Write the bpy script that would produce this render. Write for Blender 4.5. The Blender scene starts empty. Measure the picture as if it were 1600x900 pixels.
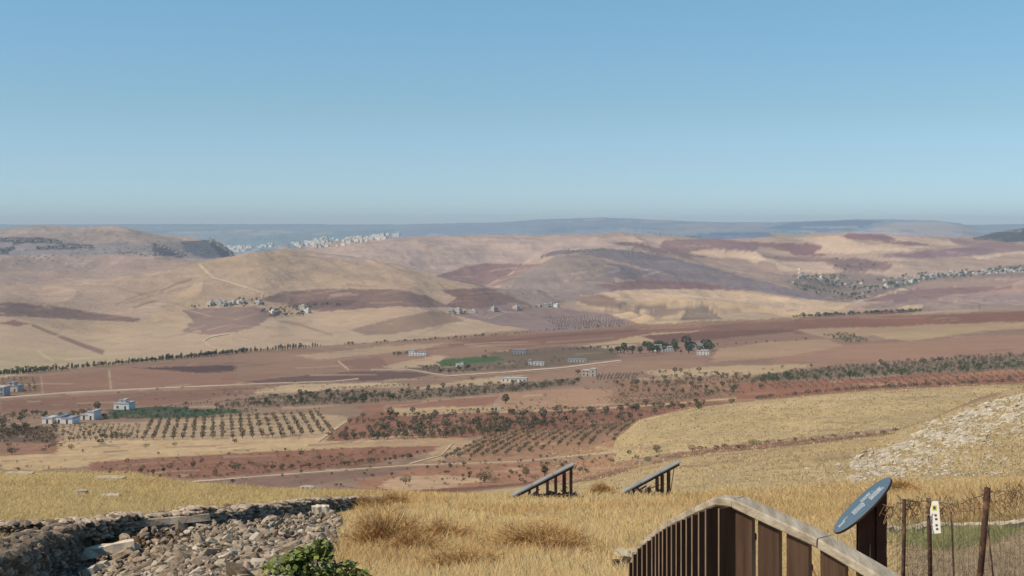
import bpy, math, random
import numpy as np
from mathutils import Vector, Matrix, noise as mnoise
R = math.radians
rng = np.random.default_rng(7)
random.seed(7)
sc = bpy.context.scene
C = sc.collection

# ------------------------------------------------------------------ camera, sky, sun
F = 2000.0          # focal length in photograph pixels (1600 wide)
HOR = 350.0         # eye level row
cam_d = bpy.data.cameras.new('camera'); cam = bpy.data.objects.new('camera', cam_d); C.objects.link(cam)
cam_d.sensor_width = 36; cam_d.lens = 36 * F / 1600
cam_d.shift_y = -(450 - HOR) / 1600
cam_d.clip_start = 0.1; cam_d.clip_end = 120000
cam.location = (0, 0, 0); cam.rotation_euler = (R(90), 0, 0)
sc.camera = cam

SUN_EL = 48.0
SUN_AZ = -108.0       # degrees clockwise from +Y: the sun stands to the left and slightly beyond
w = bpy.data.worlds.new('World'); sc.world = w; w.use_nodes = True
nt = w.node_tree; bg = nt.nodes['Background']
sky = nt.nodes.new('ShaderNodeTexSky'); sky.sky_type = 'NISHITA'; sky.sun_disc = False
sky.sun_elevation = R(SUN_EL); sky.sun_rotation = R(SUN_AZ)
sky.altitude = 300; sky.air_density = 1.0; sky.dust_density = 0.1; sky.ozone_density = 3.0
hs = nt.nodes.new('ShaderNodeHueSaturation'); hs.inputs['Hue'].default_value = 0.485; hs.inputs['Saturation'].default_value = 1.12
tc0 = nt.nodes.new('ShaderNodeTexCoord'); sx = nt.nodes.new('ShaderNodeSeparateXYZ'); nt.links.new(tc0.outputs['Generated'], sx.inputs[0])
rp = nt.nodes.new('ShaderNodeValToRGB'); rp.color_ramp.elements[0].position = 0; rp.color_ramp.elements[0].color = (.46, .69, 1.06, 1)
rp.color_ramp.elements[1].position = .22; rp.color_ramp.elements[1].color = (.83, .88, .89, 1)
_e = rp.color_ramp.elements.new(.085); _e.color = (.62, .68, .77, 1)
nt.links.new(sx.outputs['Z'], rp.inputs[0]); mul = nt.nodes.new('ShaderNodeVectorMath'); mul.operation = 'MULTIPLY'
nt.links.new(sky.outputs[0], hs.inputs['Color']); nt.links.new(hs.outputs[0], mul.inputs[0]); nt.links.new(rp.outputs[0], mul.inputs[1]); nt.links.new(mul.outputs[0], bg.inputs[0])
bg.inputs[1].default_value = 0.134
sd = bpy.data.lights.new('sun', 'SUN'); sun = bpy.data.objects.new('sun', sd); C.objects.link(sun)
sd.energy = 4.7; sd.angle = R(0.6); sd.color = (1.0, 0.83, 0.61)
sdir = Vector((math.sin(R(SUN_AZ)) * math.cos(R(SUN_EL)), math.cos(R(SUN_AZ)) * math.cos(R(SUN_EL)), math.sin(R(SUN_EL))))
sun.rotation_euler = sdir.to_track_quat('Z', 'Y').to_euler(); sun.location = (0, 0, 50)
sc.view_settings.view_transform = 'Standard'; sc.view_settings.look = 'None'
sc.view_settings.exposure = 0.0; sc.view_settings.gamma = 1.0; sc.view_settings.use_curve_mapping = False
sc.cycles.volume_bounces = 0 if hasattr(sc.cycles, 'volume_bounces') else 0
sc.cycles.max_bounces = 5

SIGMA = 5.5e-5       # air extinction per metre
HAZE = np.array([0.375, 0.44, 0.475])
KL = np.array([1.22, 1.24, 1.30])            # calibration: picture value = albedo * KL in full daylight

# ------------------------------------------------------------------ helpers
def lin(c):
    c = np.asarray(c, float) / 255.0
    return np.where(c <= 0.04045, c / 12.92, ((c + 0.055) / 1.055) ** 2.4)

def alb(c, d=0.0):
    """surface colour of a thing seen with picture colour c through d metres of air"""
    T = np.exp(-SIGMA * np.asarray(d, float))[..., None] if np.ndim(d) else math.exp(-SIGMA * d)
    a = (lin(c) - HAZE * (1 - T)) / np.maximum(T, .3) / KL
    return np.clip(a, 0.015, 0.8)

def vnoise(x, y, seed=0):
    xi = np.floor(x).astype(np.int64); yi = np.floor(y).astype(np.int64)
    fx = x - xi; fy = y - yi
    fx = fx * fx * (3 - 2 * fx); fy = fy * fy * (3 - 2 * fy)
    def h(a, b):
        n = (a * 374761393 + b * 668265263 + seed * 974634777) & 0xffffffff
        n = ((n ^ (n >> 13)) * 1274126177) & 0xffffffff
        n = n ^ (n >> 16)
        return (n & 0xffff) / 65535.0
    a = h(xi, yi); b = h(xi + 1, yi); c = h(xi, yi + 1); d = h(xi + 1, yi + 1)
    return (a * (1 - fx) + b * fx) * (1 - fy) + (c * (1 - fx) + d * fx) * fy

def fbm(x, y, o=4, seed=0):
    s = 0; a = 1; t = 0
    for i in range(o):
        s = s + a * vnoise(x, y, seed + i * 17); t += a; a *= .5; x = x * 2.03 + 11.3; y = y * 2.03 + 5.7
    return s / t

def curve(pts, U, smooth=9):
    p = np.array(pts, float); v = np.interp(U, p[:, 0], p[:, 1])
    if smooth:
        k = np.ones(smooth) / smooth
        v = np.convolve(np.pad(v, smooth // 2, 'edge'), k, 'valid')[:len(U)]
        v = np.convolve(np.pad(v, smooth // 2, 'edge'), k, 'valid')[:len(U)]
    return v

# ------------------------------------------------------------------ terrain
U = np.concatenate([np.linspace(-4200, -700, 30)[:-1], np.linspace(-700, -60, 60)[:-1], np.arange(-60, 1660, 1.9),
                    np.linspace(1660, 2300, 60)[1:], np.linspace(2300, 5800, 30)[1:]])
DT = np.array([(776, 330), (760, 370), (740, 430), (720, 490), (700, 550), (680, 620), (660, 700), (640, 800), (620, 930),
               (600, 1100), (580, 1330), (560, 1600), (545, 1900), (530, 2250), (515, 2600), (500, 3000), (480, 3400), (460, 3900)])[::-1]
D0 = lambda v: np.interp(v, DT[:, 0], DT[:, 1])
plane = lambda d: -1.6 - .18 * d
v_e = curve([(0, 737), (200, 739), (300, 757), (450, 766), (600, 770), (800, 778), (900, 776), (1000, 772), (1100, 768), (1300, 758), (1450, 752), (1600, 745)], U, 31)
d_e = 1.6 / ((v_e - HOR) / F - .18)
Z = lambda v, d: -(v - HOR) / F * d
cur = []     # (d, z, rows up to here)
def add(d, v, n): cur.append((d + 0 * U, Z(v, d) + 0 * U, n))
cur.append((0 * U + .8, plane(.8) + 0 * U, 0))
cur.append((0 * U + 13, plane(13) + 0 * U, 16))
cur.append((d_e * .6, plane(d_e * .6), 50))
cur.append((d_e, plane(d_e), 45))
d2 = curve([(0, 300), (600, 240), (850, 150), (1000, 110), (1300, 120), (1600, 130)], U, 31)
v2 = v_e + curve([(0, 40), (600, 25), (850, 10), (1000, 4), (1600, 2)], U)
add(d2, v2, 10)
v3 = curve([(0, 738), (200, 739), (300, 757), (450, 765), (600, 771), (700, 770), (800, 766), (870, 757), (950, 740), (1000, 728), (1100, 708),
            (1200, 695), (1300, 685), (1380, 679), (1440, 662), (1500, 641), (1560, 623), (1600, 614), (1700, 600)], U)
d3 = curve([(0, 436), (200, 436), (300, 380), (450, 356), (600, 345), (700, 342), (800, 330), (1000, 290), (1200, 250), (1380, 215), (1450, 190), (1600, 175)], U, 31)
add(d3, v3, 60)
v4 = curve([(0, 722), (200, 722), (300, 742), (600, 757), (800, 756), (870, 748), (1000, 716), (1200, 689), (1380, 671), (1440, 670), (1600, 668)], U)
d4 = curve([(0, 484), (200, 484), (300, 424), (600, 385), (870, 385), (1000, 340), (1200, 305), (1380, 285), (1600, 285)], U, 31)
add(d4, v4, 12)
v5 = curve([(0, 700), (300, 712), (600, 715), (850, 705), (930, 698), (965, 686), (1000, 656), (1080, 639), (1150, 630), (1330, 613), (1450, 607), (1600, 601), (1700, 598)], U)
d5 = curve([(0, 550), (300, 515), (600, 505), (900, 530), (1000, 480), (1150, 470), (1600, 430)], U, 31)
add(d5, v5, 40)
v6 = v5 + curve([(0, -25), (900, -25), (1000, 3), (1600, 3)], U)
d6 = D0(v6)
k = curve([(900, 0), (1010, 1)], U)
add(d5 + (d6 - d5) * .45, v5 + (v6 - v5) * .45 + 7 * k, 14)
add(d6, v6, 12)
v8 = curve([(0, 580), (100, 570), (300, 553), (500, 541), (680, 530), (850, 515), (1000, 506), (1100, 500), (1250, 495), (1430, 487), (1600, 481)], U, 31)
for s in (.25, .5, .75, 1.0):
    v = v6 + (v8 - v6) * s; add(D0(v), v, 32)
d8 = D0(v8)
vH0 = curve([(0, 505), (150, 520), (300, 500), (400, 478), (470, 492), (560, 490), (640, 480), (700, 500), (800, 505), (900, 502), (1000, 500), (1200, 494), (1600, 479)], U, 21)
dH1 = np.maximum(curve([(0, 3200), (300, 3600), (450, 3800), (620, 3700), (750, 3450), (870, 3200), (1000, 3000)], U, 31), d8 + 260)
vH1 = curve([(0, 433), (60, 440), (130, 434), (200, 425), (310, 412), (350, 403), (400, 393), (450, 389), (500, 396), (560, 405), (620, 415), (680, 430), (750, 448),
             (820, 466), (870, 478), (950, 492), (1000, 499), (1100, 494), (1200, 492), (1400, 485), (1600, 477)], U)
dH0 = d8 + (dH1 - d8) * .45
add(dH0, np.minimum(vH0, v8 - 1), 40)
add(dH1, vH1, 74)
vH2 = curve([(0, 398), (150, 399), (250, 397), (310, 404), (370, 412), (450, 400), (620, 424), (700, 442), (760, 452), (800, 432), (835, 408), (862, 396), (900, 390), (940, 388),
             (1000, 393), (1060, 405), (1130, 425), (1200, 441), (1260, 455), (1330, 464), (1400, 460), (1500, 450), (1600, 440)], U)
dH2 = curve([(0, 4700), (900, 4700), (1000, 4700), (1600, 4500)], U)
dip = curve([(280, 0), (380, 22), (1000, 14), (1080, 0)], U)
add(dH1 + (dH2 - dH1) * .35, vH1 + (vH2 - vH1) * .35 + dip, 8)
add(dH2, vH2, 56)
vH3 = curve([(0, 362), (30, 356), (60, 353), (120, 357), (170, 355), (200, 358), (240, 366), (300, 373), (330, 377), (350, 385), (370, 402), (400, 405), (450, 400),
             (500, 393), (560, 381), (620, 375), (700, 370), (780, 367), (850, 369), (900, 367), (960, 366), (1010, 369), (1100, 376), (1160, 371), (1200, 369), (1250, 371),
             (1320, 364), (1400, 364), (1500, 369), (1540, 375), (1600, 379)], U)
dH3 = curve([(0, 5900), (370, 5700), (450, 6000), (560, 7000), (1000, 7200), (1600, 7500)], U, 31)
dip = curve([(280, 0), (380, 12), (700, 16), (1100, 18), (1250, 10), (1400, 3), (1600, 0)], U)
add(dH2 + (dH3 - dH2) * .3, vH2 + (vH3 - vH2) * .3 + dip, 10)
add(dH3, vH3, 56)
vH4 = curve([(0, 372), (355, 389), (400, 386), (480, 381), (610, 369), (700, 378), (1400, 375), (1500, 380), (1530, 370), (1560, 363), (1600, 358), (1700, 350)], U)
add(dH3 + 500, np.maximum(vH3, vH4) + 6, 4)
add(8700, vH4, 12)
vH5 = curve([(0, 352), (100, 353), (320, 353), (400, 355), (500, 356), (600, 354), (650, 351), (700, 350), (780, 348), (850, 342.5), (940, 340), (1000, 343), (1080, 346.5), (1200, 348),
             (1260, 346), (1340, 343.5), (1400, 344), (1460, 345), (1500, 349), (1535, 359), (1600, 364)], U, 5)
add(9800, vH4 + 3, 4)
add(12000, vH5 + 12, 8)
add(15500, vH5, 14)
add(18000, vH5 + 5, 4)
add(24000, 350.6, 4)

# piecewise monotone cubic of z over d, per column
Dk = np.array([c[0] for c in cur]); Zk = np.array([c[1] for c in cur])
assert (np.diff(Dk, axis=0) > 0).all(), [i for i in range(len(cur) - 1) if (Dk[i + 1] <= Dk[i]).any()]
hk = np.diff(Dk, axis=0); dl = np.diff(Zk, axis=0) / hk
m = np.zeros_like(Zk); m[0] = dl[0]; m[-1] = dl[-1]
w1 = 2 * hk[1:] + hk[:-1]; w2 = hk[1:] + 2 * hk[:-1]
with np.errstate(divide='ignore', invalid='ignore'):
    hm = (w1 + w2) / (w1 / dl[:-1] + w2 / dl[1:])
m[1:-1] = np.where(dl[:-1] * dl[1:] > 0, hm, 0)
Dr = [Dk[0]]; Zr = [Zk[0]]; seg = [0]; frac = [0]
near_rows = 0
for i in range(len(cur) - 1):
    n = cur[i + 1][2]
    for j in range(1, n + 1):
        s = j / n
        d = Dk[i] * (Dk[i + 1] / Dk[i]) ** s
        t = (d - Dk[i]) / hk[i]
        z = (2*t**3 - 3*t**2 + 1) * Zk[i] + (t**3 - 2*t**2 + t) * hk[i] * m[i] + (-2*t**3 + 3*t**2) * Zk[i+1] + (t**3 - t**2) * hk[i] * m[i+1]
        Dr.append(d); Zr.append(z); seg.append(i); frac.append(s)
    if i == 3: near_rows = len(Dr)      # rows up to and including the first dip
Dg = np.array(Dr); Zg = np.array(Zr); segr = np.array(seg)
seg = np.broadcast_to(segr[:, None], Dg.shape)
Ug = np.broadcast_to(U, Dg.shape)
Xg = Dg * (Ug - 800) / F
# the floor of the ruin lies lower, along the foot of its left wall
WALL2 = [(-5.95, 13.6), (-6.35, 15.8), (-7.35, 19.5), (-8.15, 23.6)]
_wx = np.interp(Dg, [w_[1] for w_ in WALL2], [w_[0] for w_ in WALL2]); _s = Xg - _wx
Zg = Zg - .50 * np.clip(_s / .12, 0, 1) * np.clip((2.6 - _s) / 1.8, 0, 1) * np.clip((24.6 - Dg) / .5, 0, 1) * np.clip((Dg - 10) / 2, 0, 1)
# relief
amp = np.interp(Dg, [0, 60, 120, 300, 600, 1800, 2300, 3500, 5000, 8000, 15000], [.04, .12, .3, .8, 1.0, 1.5, 4, 10, 14, 12, 14])
wl = np.interp(Dg, [0, 60, 300, 1000, 2500, 5000, 15000], [4, 9, 40, 140, 260, 420, 900])
# wavelength varies slowly, so blend noises of fixed wavelengths instead of stretching one
def multi(X, Y, seed, o=4):
    out = np.zeros_like(X); ws = [4, 12, 40, 140, 420, 900]
    lw = np.log(wl)
    for i, a in enumerate(ws):
        lo = np.log(ws[i - 1]) if i else None; c = np.log(a); hi = np.log(ws[i + 1]) if i < len(ws) - 1 else None
        wt = np.ones_like(X)
        if lo is not None: wt = np.minimum(wt, np.clip((lw - lo) / (c - lo), 0, 1))
        if hi is not None: wt = np.minimum(wt, np.clip((hi - lw) / (hi - c), 0, 1))
        mk = wt > 0
        if mk.any(): out[mk] += wt[mk] * fbm(X[mk] / a, Y[mk] / a, o, seed + i * 3)
    return out
n1 = multi(Xg, Dg, 3)
ridg = 1 - np.abs(2 * multi(Xg * 1.0 + Dg * .35, Dg * .55, 31) - 1)
hill = np.clip((Dg - 2300) / 1200, 0, 1)
ridg2 = 1 - np.abs(2 * fbm(Xg / 75. + Dg / 260., Dg / 190., 4, 71) - 1)
Zg = Zg + amp * ((n1 - .5) * 1.3 + hill * ((ridg - .72) * 1.5 + (ridg2 - .72) * .8))
Vg = HOR - Zg / Dg * F
fr_ = np.array(frac)[:, None]; fold = 1 - np.abs(2 * fbm(Xg / 520. + Dg / 1500., Dg / 900. - Xg / 2600., 3, 91) - 1)
fold *= 1.0
edge_ = np.where(Dg > 4700, 1 - .75 * np.clip((480 - Ug) / 80, 0, 1) - .75 * np.clip((Ug - 1420) / 60, 0, 1), 1)
fold = (fold - .7) * edge_ * 4 * fr_ * (1 - fr_) * np.clip((Dg - 2000) / 600, 0, 1) * (Dg < 12500)
Zg = Zg + fold * np.interp(Dg, [2000, 3000, 3800, 6000, 12000], [25, 50, 95, 120, 50])
Vg = HOR - Zg / Dg * F
runmin = np.minimum.accumulate(Vg, axis=0)
vis = Vg <= runmin + .8
vis &= Dg > 3

def col_at(u): return int(np.clip(np.searchsorted(U, u), 1, len(U) - 1))
def G(x, y):
    u = x / y * F + 800; c = col_at(u); a = np.clip((u - U[c-1]) / (U[c] - U[c-1]), 0, 1)
    za = np.interp(y, Dg[:, c-1], Zg[:, c-1]); zb = np.interp(y, Dg[:, c], Zg[:, c])
    return float(za * (1 - a) + zb * a)
def hit(u, v):
    """ground point seen at pixel u, v"""
    c = col_at(u); V = runmin[:, c]
    lo = np.searchsorted(-V, -v)          # V descends
    lo = int(np.clip(lo, 1, len(V) - 1))
    a = 0 if V[lo-1] == V[lo] else (V[lo-1] - v) / (V[lo-1] - V[lo])
    if abs(V[lo-1] - V[lo]) > 6: a = 0
    a = min(max(a, 0), 1)
    d = Dg[lo-1, c] * (1 - a) + Dg[lo, c] * a
    x = d * (u - 800) / F
    return Vector((x, d, G(x, d)))

# ------------------------------------------------------------------ land cover: base colours of the fields
col = np.zeros(Dg.shape + (3,))
zone_cols = {}
def base(mask, c): col[mask] = alb(c, Dg[mask]) if True else 0
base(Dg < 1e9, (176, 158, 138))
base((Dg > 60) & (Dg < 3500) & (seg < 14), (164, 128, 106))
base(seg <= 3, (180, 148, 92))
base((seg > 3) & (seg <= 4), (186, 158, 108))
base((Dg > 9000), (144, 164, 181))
wu = (fbm(Xg / np.maximum(Dg, 1) * 60, np.log(Dg) * 40, 3, 77) - .5)
Uw = Ug + wu * 9 + (fbm(Xg / np.maximum(Dg, 1) * 400, np.log(Dg) * 300, 3, 78) - .5) * 16 * (Dg < 1800) ; Vw = Vg + (fbm(Xg / np.maximum(Dg, 1) * 45 + 9, np.log(Dg) * 50, 3, 99) - .5) * 3.0 + (fbm(Xg / np.maximum(Dg, 1) * 300, np.log(Dg) * 300, 3, 79) - .5) * 3.5
def inpoly(P, rigid=False, soft=1.5, all_=False):
    """vertices inside an outline given in picture pixels, with coverage 0..1 (soft edge)"""
    P = np.array(P, float)
    x0, y0 = P.min(0) - 8; x1, y1 = P.max(0) + 8
    idx = np.nonzero(vis & (Ug > x0) & (Ug < x1) & (Vg > y0) & (Vg < y1))
    x = (Ug if rigid else Uw)[idx]; y = (Vg if rigid else Vw)[idx]
    ins = np.zeros(len(x), bool); n = len(P); dm = np.full(len(x), 1e9)
    for i in range(n):
        xa, ya = P[i]; xb, yb = P[(i + 1) % n]
        if ya != yb:
            ins ^= ((ya > y) != (yb > y)) & (x < (xb - xa) * (y - ya) / (yb - ya) + xa)
        L = (xb - xa) ** 2 + (yb - ya) ** 2 + 1e-9
        t = np.clip(((x - xa) * (xb - xa) + (y - ya) * (yb - ya)) / L, 0, 1)
        dm = np.minimum(dm, (x - xa - t * (xb - xa)) ** 2 + (y - ya - t * (yb - ya)) ** 2)
    dm = np.sqrt(dm); wt = np.clip(.5 + np.where(ins, dm, -dm) / soft, 0, 1); k = wt > 0
    return tuple(a[k] for a in idx), wt[k][:, None]
def field(c, P, mix=1.0, rigid=False, soft=1.5):
    idx, wt = inpoly(P, rigid, soft)
    if len(idx[0]): wt = wt * mix; col[idx] = col[idx] * (1 - wt) + alb(c, Dg[idx]) * wt
def band(c, pts, w_, mix=1.0):
    """a strip of land of pixel thickness w_ along a line"""
    p = np.array(pts, float)
    ws = np.interp(np.arange(len(p)), [0, len(p) - 1], [w_, w_] if np.isscalar(w_) else w_)
    nrm = np.zeros_like(p); dd = np.gradient(p, axis=0); nrm[:, 0] = -dd[:, 1]; nrm[:, 1] = dd[:, 0]
    nrm /= np.linalg.norm(nrm, axis=1)[:, None] + 1e-9
    a = p + nrm * ws[:, None] / 2; b = p - nrm * ws[:, None] / 2
    field(c, list(a) + list(b[::-1]), mix, True)
STRAW = (190, 167, 128); TAN = (178, 160, 134); MAUVE = (143, 117, 112); GREYV = (146, 138, 138); GOLD = (198, 176, 138)
RED = (158, 114, 92); PINK = (172, 138, 116); DKRED = (120, 88, 80); BROWN = (146, 112, 98)
# far ridge
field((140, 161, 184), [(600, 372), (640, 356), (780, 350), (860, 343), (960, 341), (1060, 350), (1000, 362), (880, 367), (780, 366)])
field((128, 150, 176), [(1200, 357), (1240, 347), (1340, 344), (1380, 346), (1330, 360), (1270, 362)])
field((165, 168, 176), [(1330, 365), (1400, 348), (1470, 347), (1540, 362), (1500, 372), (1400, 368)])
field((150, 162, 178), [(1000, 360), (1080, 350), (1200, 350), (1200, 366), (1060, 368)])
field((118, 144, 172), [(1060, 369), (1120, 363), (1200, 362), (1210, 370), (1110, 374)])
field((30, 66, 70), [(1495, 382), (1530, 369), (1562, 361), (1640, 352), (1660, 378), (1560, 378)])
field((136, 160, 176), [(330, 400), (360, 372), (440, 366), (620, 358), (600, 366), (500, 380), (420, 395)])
for _ in range(70):
    u0 = rng.uniform(-30, 1540); ve_ = np.interp(u0, U, vH5); v0 = rng.uniform(ve_ + 2, ve_ + 20); L = rng.uniform(15, 90)
    band([(126, 152, 172), (168, 178, 188), (140, 158, 176), (172, 176, 180)][int(rng.integers(4))], [(u0, v0), (u0 + L, v0 + rng.normal() * 1.5)], rng.uniform(1.2, 3), .6)
# left cliffs plateau
field((158, 150, 140), [(-80, 412), (-80, 366), (60, 352), (250, 366), (360, 392), (372, 404), (300, 412), (180, 408)])
field((160, 155, 147), [(20, 362), (60, 353), (130, 359), (160, 366), (100, 372)])
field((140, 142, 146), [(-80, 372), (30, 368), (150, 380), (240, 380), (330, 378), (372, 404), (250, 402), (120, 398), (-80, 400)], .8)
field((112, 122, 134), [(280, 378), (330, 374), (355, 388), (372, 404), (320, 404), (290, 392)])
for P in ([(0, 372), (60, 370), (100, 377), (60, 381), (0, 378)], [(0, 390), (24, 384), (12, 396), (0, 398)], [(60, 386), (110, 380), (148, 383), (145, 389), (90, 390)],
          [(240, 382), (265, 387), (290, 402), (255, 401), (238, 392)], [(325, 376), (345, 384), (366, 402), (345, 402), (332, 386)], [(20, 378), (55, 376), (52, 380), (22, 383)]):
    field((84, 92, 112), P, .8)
# left hills
field((163, 149, 138), [(-80, 440), (-80, 402), (120, 398), (250, 400), (320, 410), (230, 428), (120, 440), (60, 446)])
field((183, 164, 134), [(-80, 600), (-80, 478), (100, 478), (230, 498), (320, 430), (420, 430), (500, 445), (690, 460), (560, 530), (300, 556)], 1)
field((180, 162, 136), [(320, 470), (300, 412), (380, 396), (450, 388), (520, 398), (620, 415), (700, 440), (800, 470), (760, 476), (690, 452), (560, 450), (420, 456)])
field((166, 152, 134), [(440, 392), (620, 418), (700, 440), (640, 446), (520, 430), (440, 410)], .6)
field((140, 118, 112), [(-80, 470), (40, 474), (120, 484), (222, 498), (215, 503), (130, 500), (60, 496), (-80, 490)])
field((150, 118, 106), [(-10, 506), (20, 500), (48, 506), (30, 510)])
band((150, 124, 108), [(50, 508), (90, 524), (130, 540), (162, 551)], (4, 8))
field((150, 128, 118), [(285, 484), (400, 479), (430, 492), (420, 508), (330, 524), (286, 518), (300, 500)])
field((142, 118, 112), [(408, 468), (440, 455), (520, 451), (620, 452), (668, 462), (700, 480), (670, 480), (600, 480), (500, 488), (470, 480)])
field((140, 116, 112), [(686, 453), (760, 450), (800, 462), (870, 480), (850, 486), (760, 486), (690, 480), (712, 466)])
field((186, 166, 136), [(340, 545), (430, 492), (520, 488), (620, 478), (700, 488), (860, 512), (600, 534), (440, 545)])
field((158, 136, 116), [(545, 516), (600, 500), (660, 489), (690, 486), (725, 500), (620, 522), (570, 524)])
field((150, 134, 130), [(700, 490), (800, 474), (880, 482), (960, 492), (990, 508), (860, 520), (780, 508)])
band((166, 146, 122), [(430, 500), (470, 508), (520, 524)], 4)
band((160, 142, 120), [(180, 478), (240, 462), (300, 446)], 2.5, .7); band((160, 140, 116), [(206, 480), (240, 470)], 3, .8)
for _ in range(60):
    u0 = rng.uniform(-20, 560); v0 = rng.uniform(430, 545); L = rng.uniform(12, 46); s_ = rng.uniform(-.35, .1)
    band([(166, 146, 120), (194, 175, 146), (172, 150, 128)][int(rng.integers(3))], [(u0, v0), (u0 + L / 2, v0 + s_ * L / 2 + rng.uniform(-1, 1)), (u0 + L, v0 + s_ * L)], rng.uniform(1.5, 3.5), .55)
# centre range
field((180, 164, 150), [(480, 400), (560, 382), (700, 371), (800, 368), (1010, 370), (1060, 376), (1040, 402), (940, 388), (860, 394), (780, 440), (700, 436), (600, 410)])
field((146, 124, 122), [(680, 432), (720, 418), (760, 412), (840, 413), (860, 412), (800, 425), (760, 448), (720, 440)])
field((150, 130, 124), [(760, 450), (790, 432), (830, 418), (885, 413), (860, 424), (810, 438)])
field((150, 140, 132), [(770, 452), (820, 425), (870, 400), (930, 396), (960, 420), (960, 460), (900, 470), (840, 480)])
field((134, 129, 134), [(840, 402), (860, 392), (940, 388), (1010, 394), (1070, 406), (1140, 426), (1220, 446), (1340, 466), (1280, 470), (1180, 455), (1060, 432), (960, 408), (900, 396)])
field((140, 132, 136), [(950, 410), (1060, 432), (1180, 455), (1080, 448), (1000, 440), (940, 430)])
field((144, 120, 118), [(930, 445), (1010, 436), (1090, 442), (1180, 454), (1140, 453), (1020, 452), (960, 454)])
field((192, 172, 140), [(1090, 408), (1180, 402), (1220, 406), (1320, 440), (1300, 444), (1180, 432)])
field((166, 148, 134), [(1060, 404), (1120, 398), (1220, 412), (1290, 432), (1300, 458), (1240, 452), (1150, 428)])
for P, c in [([(1030, 376), (1120, 372), (1190, 380), (1180, 392), (1100, 402), (1060, 402), (1032, 386)], (150, 128, 128)), ([(940, 377), (1000, 380), (1040, 390), (1056, 402), (1010, 390)], (146, 126, 120)),
             ([(980, 374), (1040, 374), (1030, 384), (990, 380)], (192, 172, 152)), ([(1075, 396), (1120, 388), (1180, 394), (1200, 408), (1120, 402)], (196, 174, 144)),
             ([(1140, 394), (1180, 392), (1196, 404), (1180, 412)], (202, 182, 150)), ([(1120, 376), (1240, 380), (1300, 392), (1240, 394), (1180, 384)], (146, 122, 122)),
             ([(1220, 386), (1258, 380), (1306, 387), (1286, 400), (1240, 400)], (146, 120, 120)), ([(1310, 376), (1325, 364), (1380, 367), (1460, 384), (1420, 384), (1360, 374)], (150, 124, 124)),
             ([(1480, 372), (1540, 374), (1600, 382), (1660, 386), (1660, 396), (1560, 396), (1500, 384)], (158, 136, 132)), ([(1370, 400), (1440, 392), (1530, 386), (1580, 392), (1520, 400), (1440, 404)], (150, 128, 134)),
             ([(1240, 372), (1310, 368), (1350, 382), (1460, 386), (1380, 396), (1270, 396), (1290, 384)], (198, 178, 148)), ([(1390, 368), (1480, 374), (1500, 384), (1470, 384), (1400, 374)], (196, 176, 150)),
             ([(1190, 400), (1260, 402), (1330, 404), (1400, 408), (1350, 412), (1240, 412)], (152, 130, 124)), ([(1210, 408), (1290, 410), (1310, 426), (1220, 424)], (190, 172, 146)),
             ([(1290, 404), (1340, 402), (1400, 414), (1380, 424), (1320, 424)], (142, 124, 120)), ([(1480, 408), (1560, 398), (1600, 392), (1660, 390), (1660, 410), (1500, 416)], (176, 156, 136)),
             ([(1520, 402), (1600, 392), (1600, 395), (1530, 405)], (200, 182, 156))]:
    field(c, P)
# right middle hills
field((166, 144, 130), [(1340, 462), (1400, 444), (1480, 436), (1660, 425), (1660, 484), (1450, 492), (1360, 478)])
field((128, 122, 116), [(1240, 432), (1330, 424), (1420, 436), (1600, 412), (1660, 412), (1660, 426), (1440, 440), (1360, 466), (1330, 470), (1280, 450)], .7)
field((136, 128, 118), [(1225, 436), (1290, 440), (1350, 458), (1330, 472), (1300, 472), (1240, 452)], .8)
field((78, 116, 82), [(1382, 446), (1400, 440), (1425, 438), (1442, 441), (1420, 447), (1390, 449)])
field((206, 186, 148), [(1330, 476), (1370, 462), (1400, 452), (1440, 450), (1400, 456), (1360, 466)])
field((148, 124, 120), [(1352, 470), (1400, 456), (1480, 449), (1580, 446), (1580, 451), (1480, 462), (1400, 472)])
field((158, 142, 136), [(1340, 480), (1400, 472), (1500, 464), (1660, 452), (1660, 474), (1500, 482), (1400, 486)])
field((202, 184, 146), [(1400, 482), (1420, 477), (1444, 476), (1440, 484), (1410, 486)])
field(GOLD, [(900, 475), (930, 458), (980, 453), (1040, 452), (1140, 453), (1200, 462), (1330, 474), (1300, 490), (1240, 497), (1100, 502), (1000, 506), (960, 492)])
field((160, 134, 118), [(905, 462), (940, 460), (985, 474), (960, 484), (930, 480), (900, 470)])
field((160, 138, 120), [(985, 480), (1030, 476), (1076, 484), (1030, 496), (1000, 490)])
field((146, 132, 118), [(1076, 476), (1100, 474), (1130, 500), (1100, 500), (1060, 502)])
field((176, 158, 130), [(1110, 478), (1200, 490), (1240, 496), (1130, 500)])
band((222, 200, 158), [(1000, 486), (1020, 483), (1022, 485)], 3)
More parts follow.
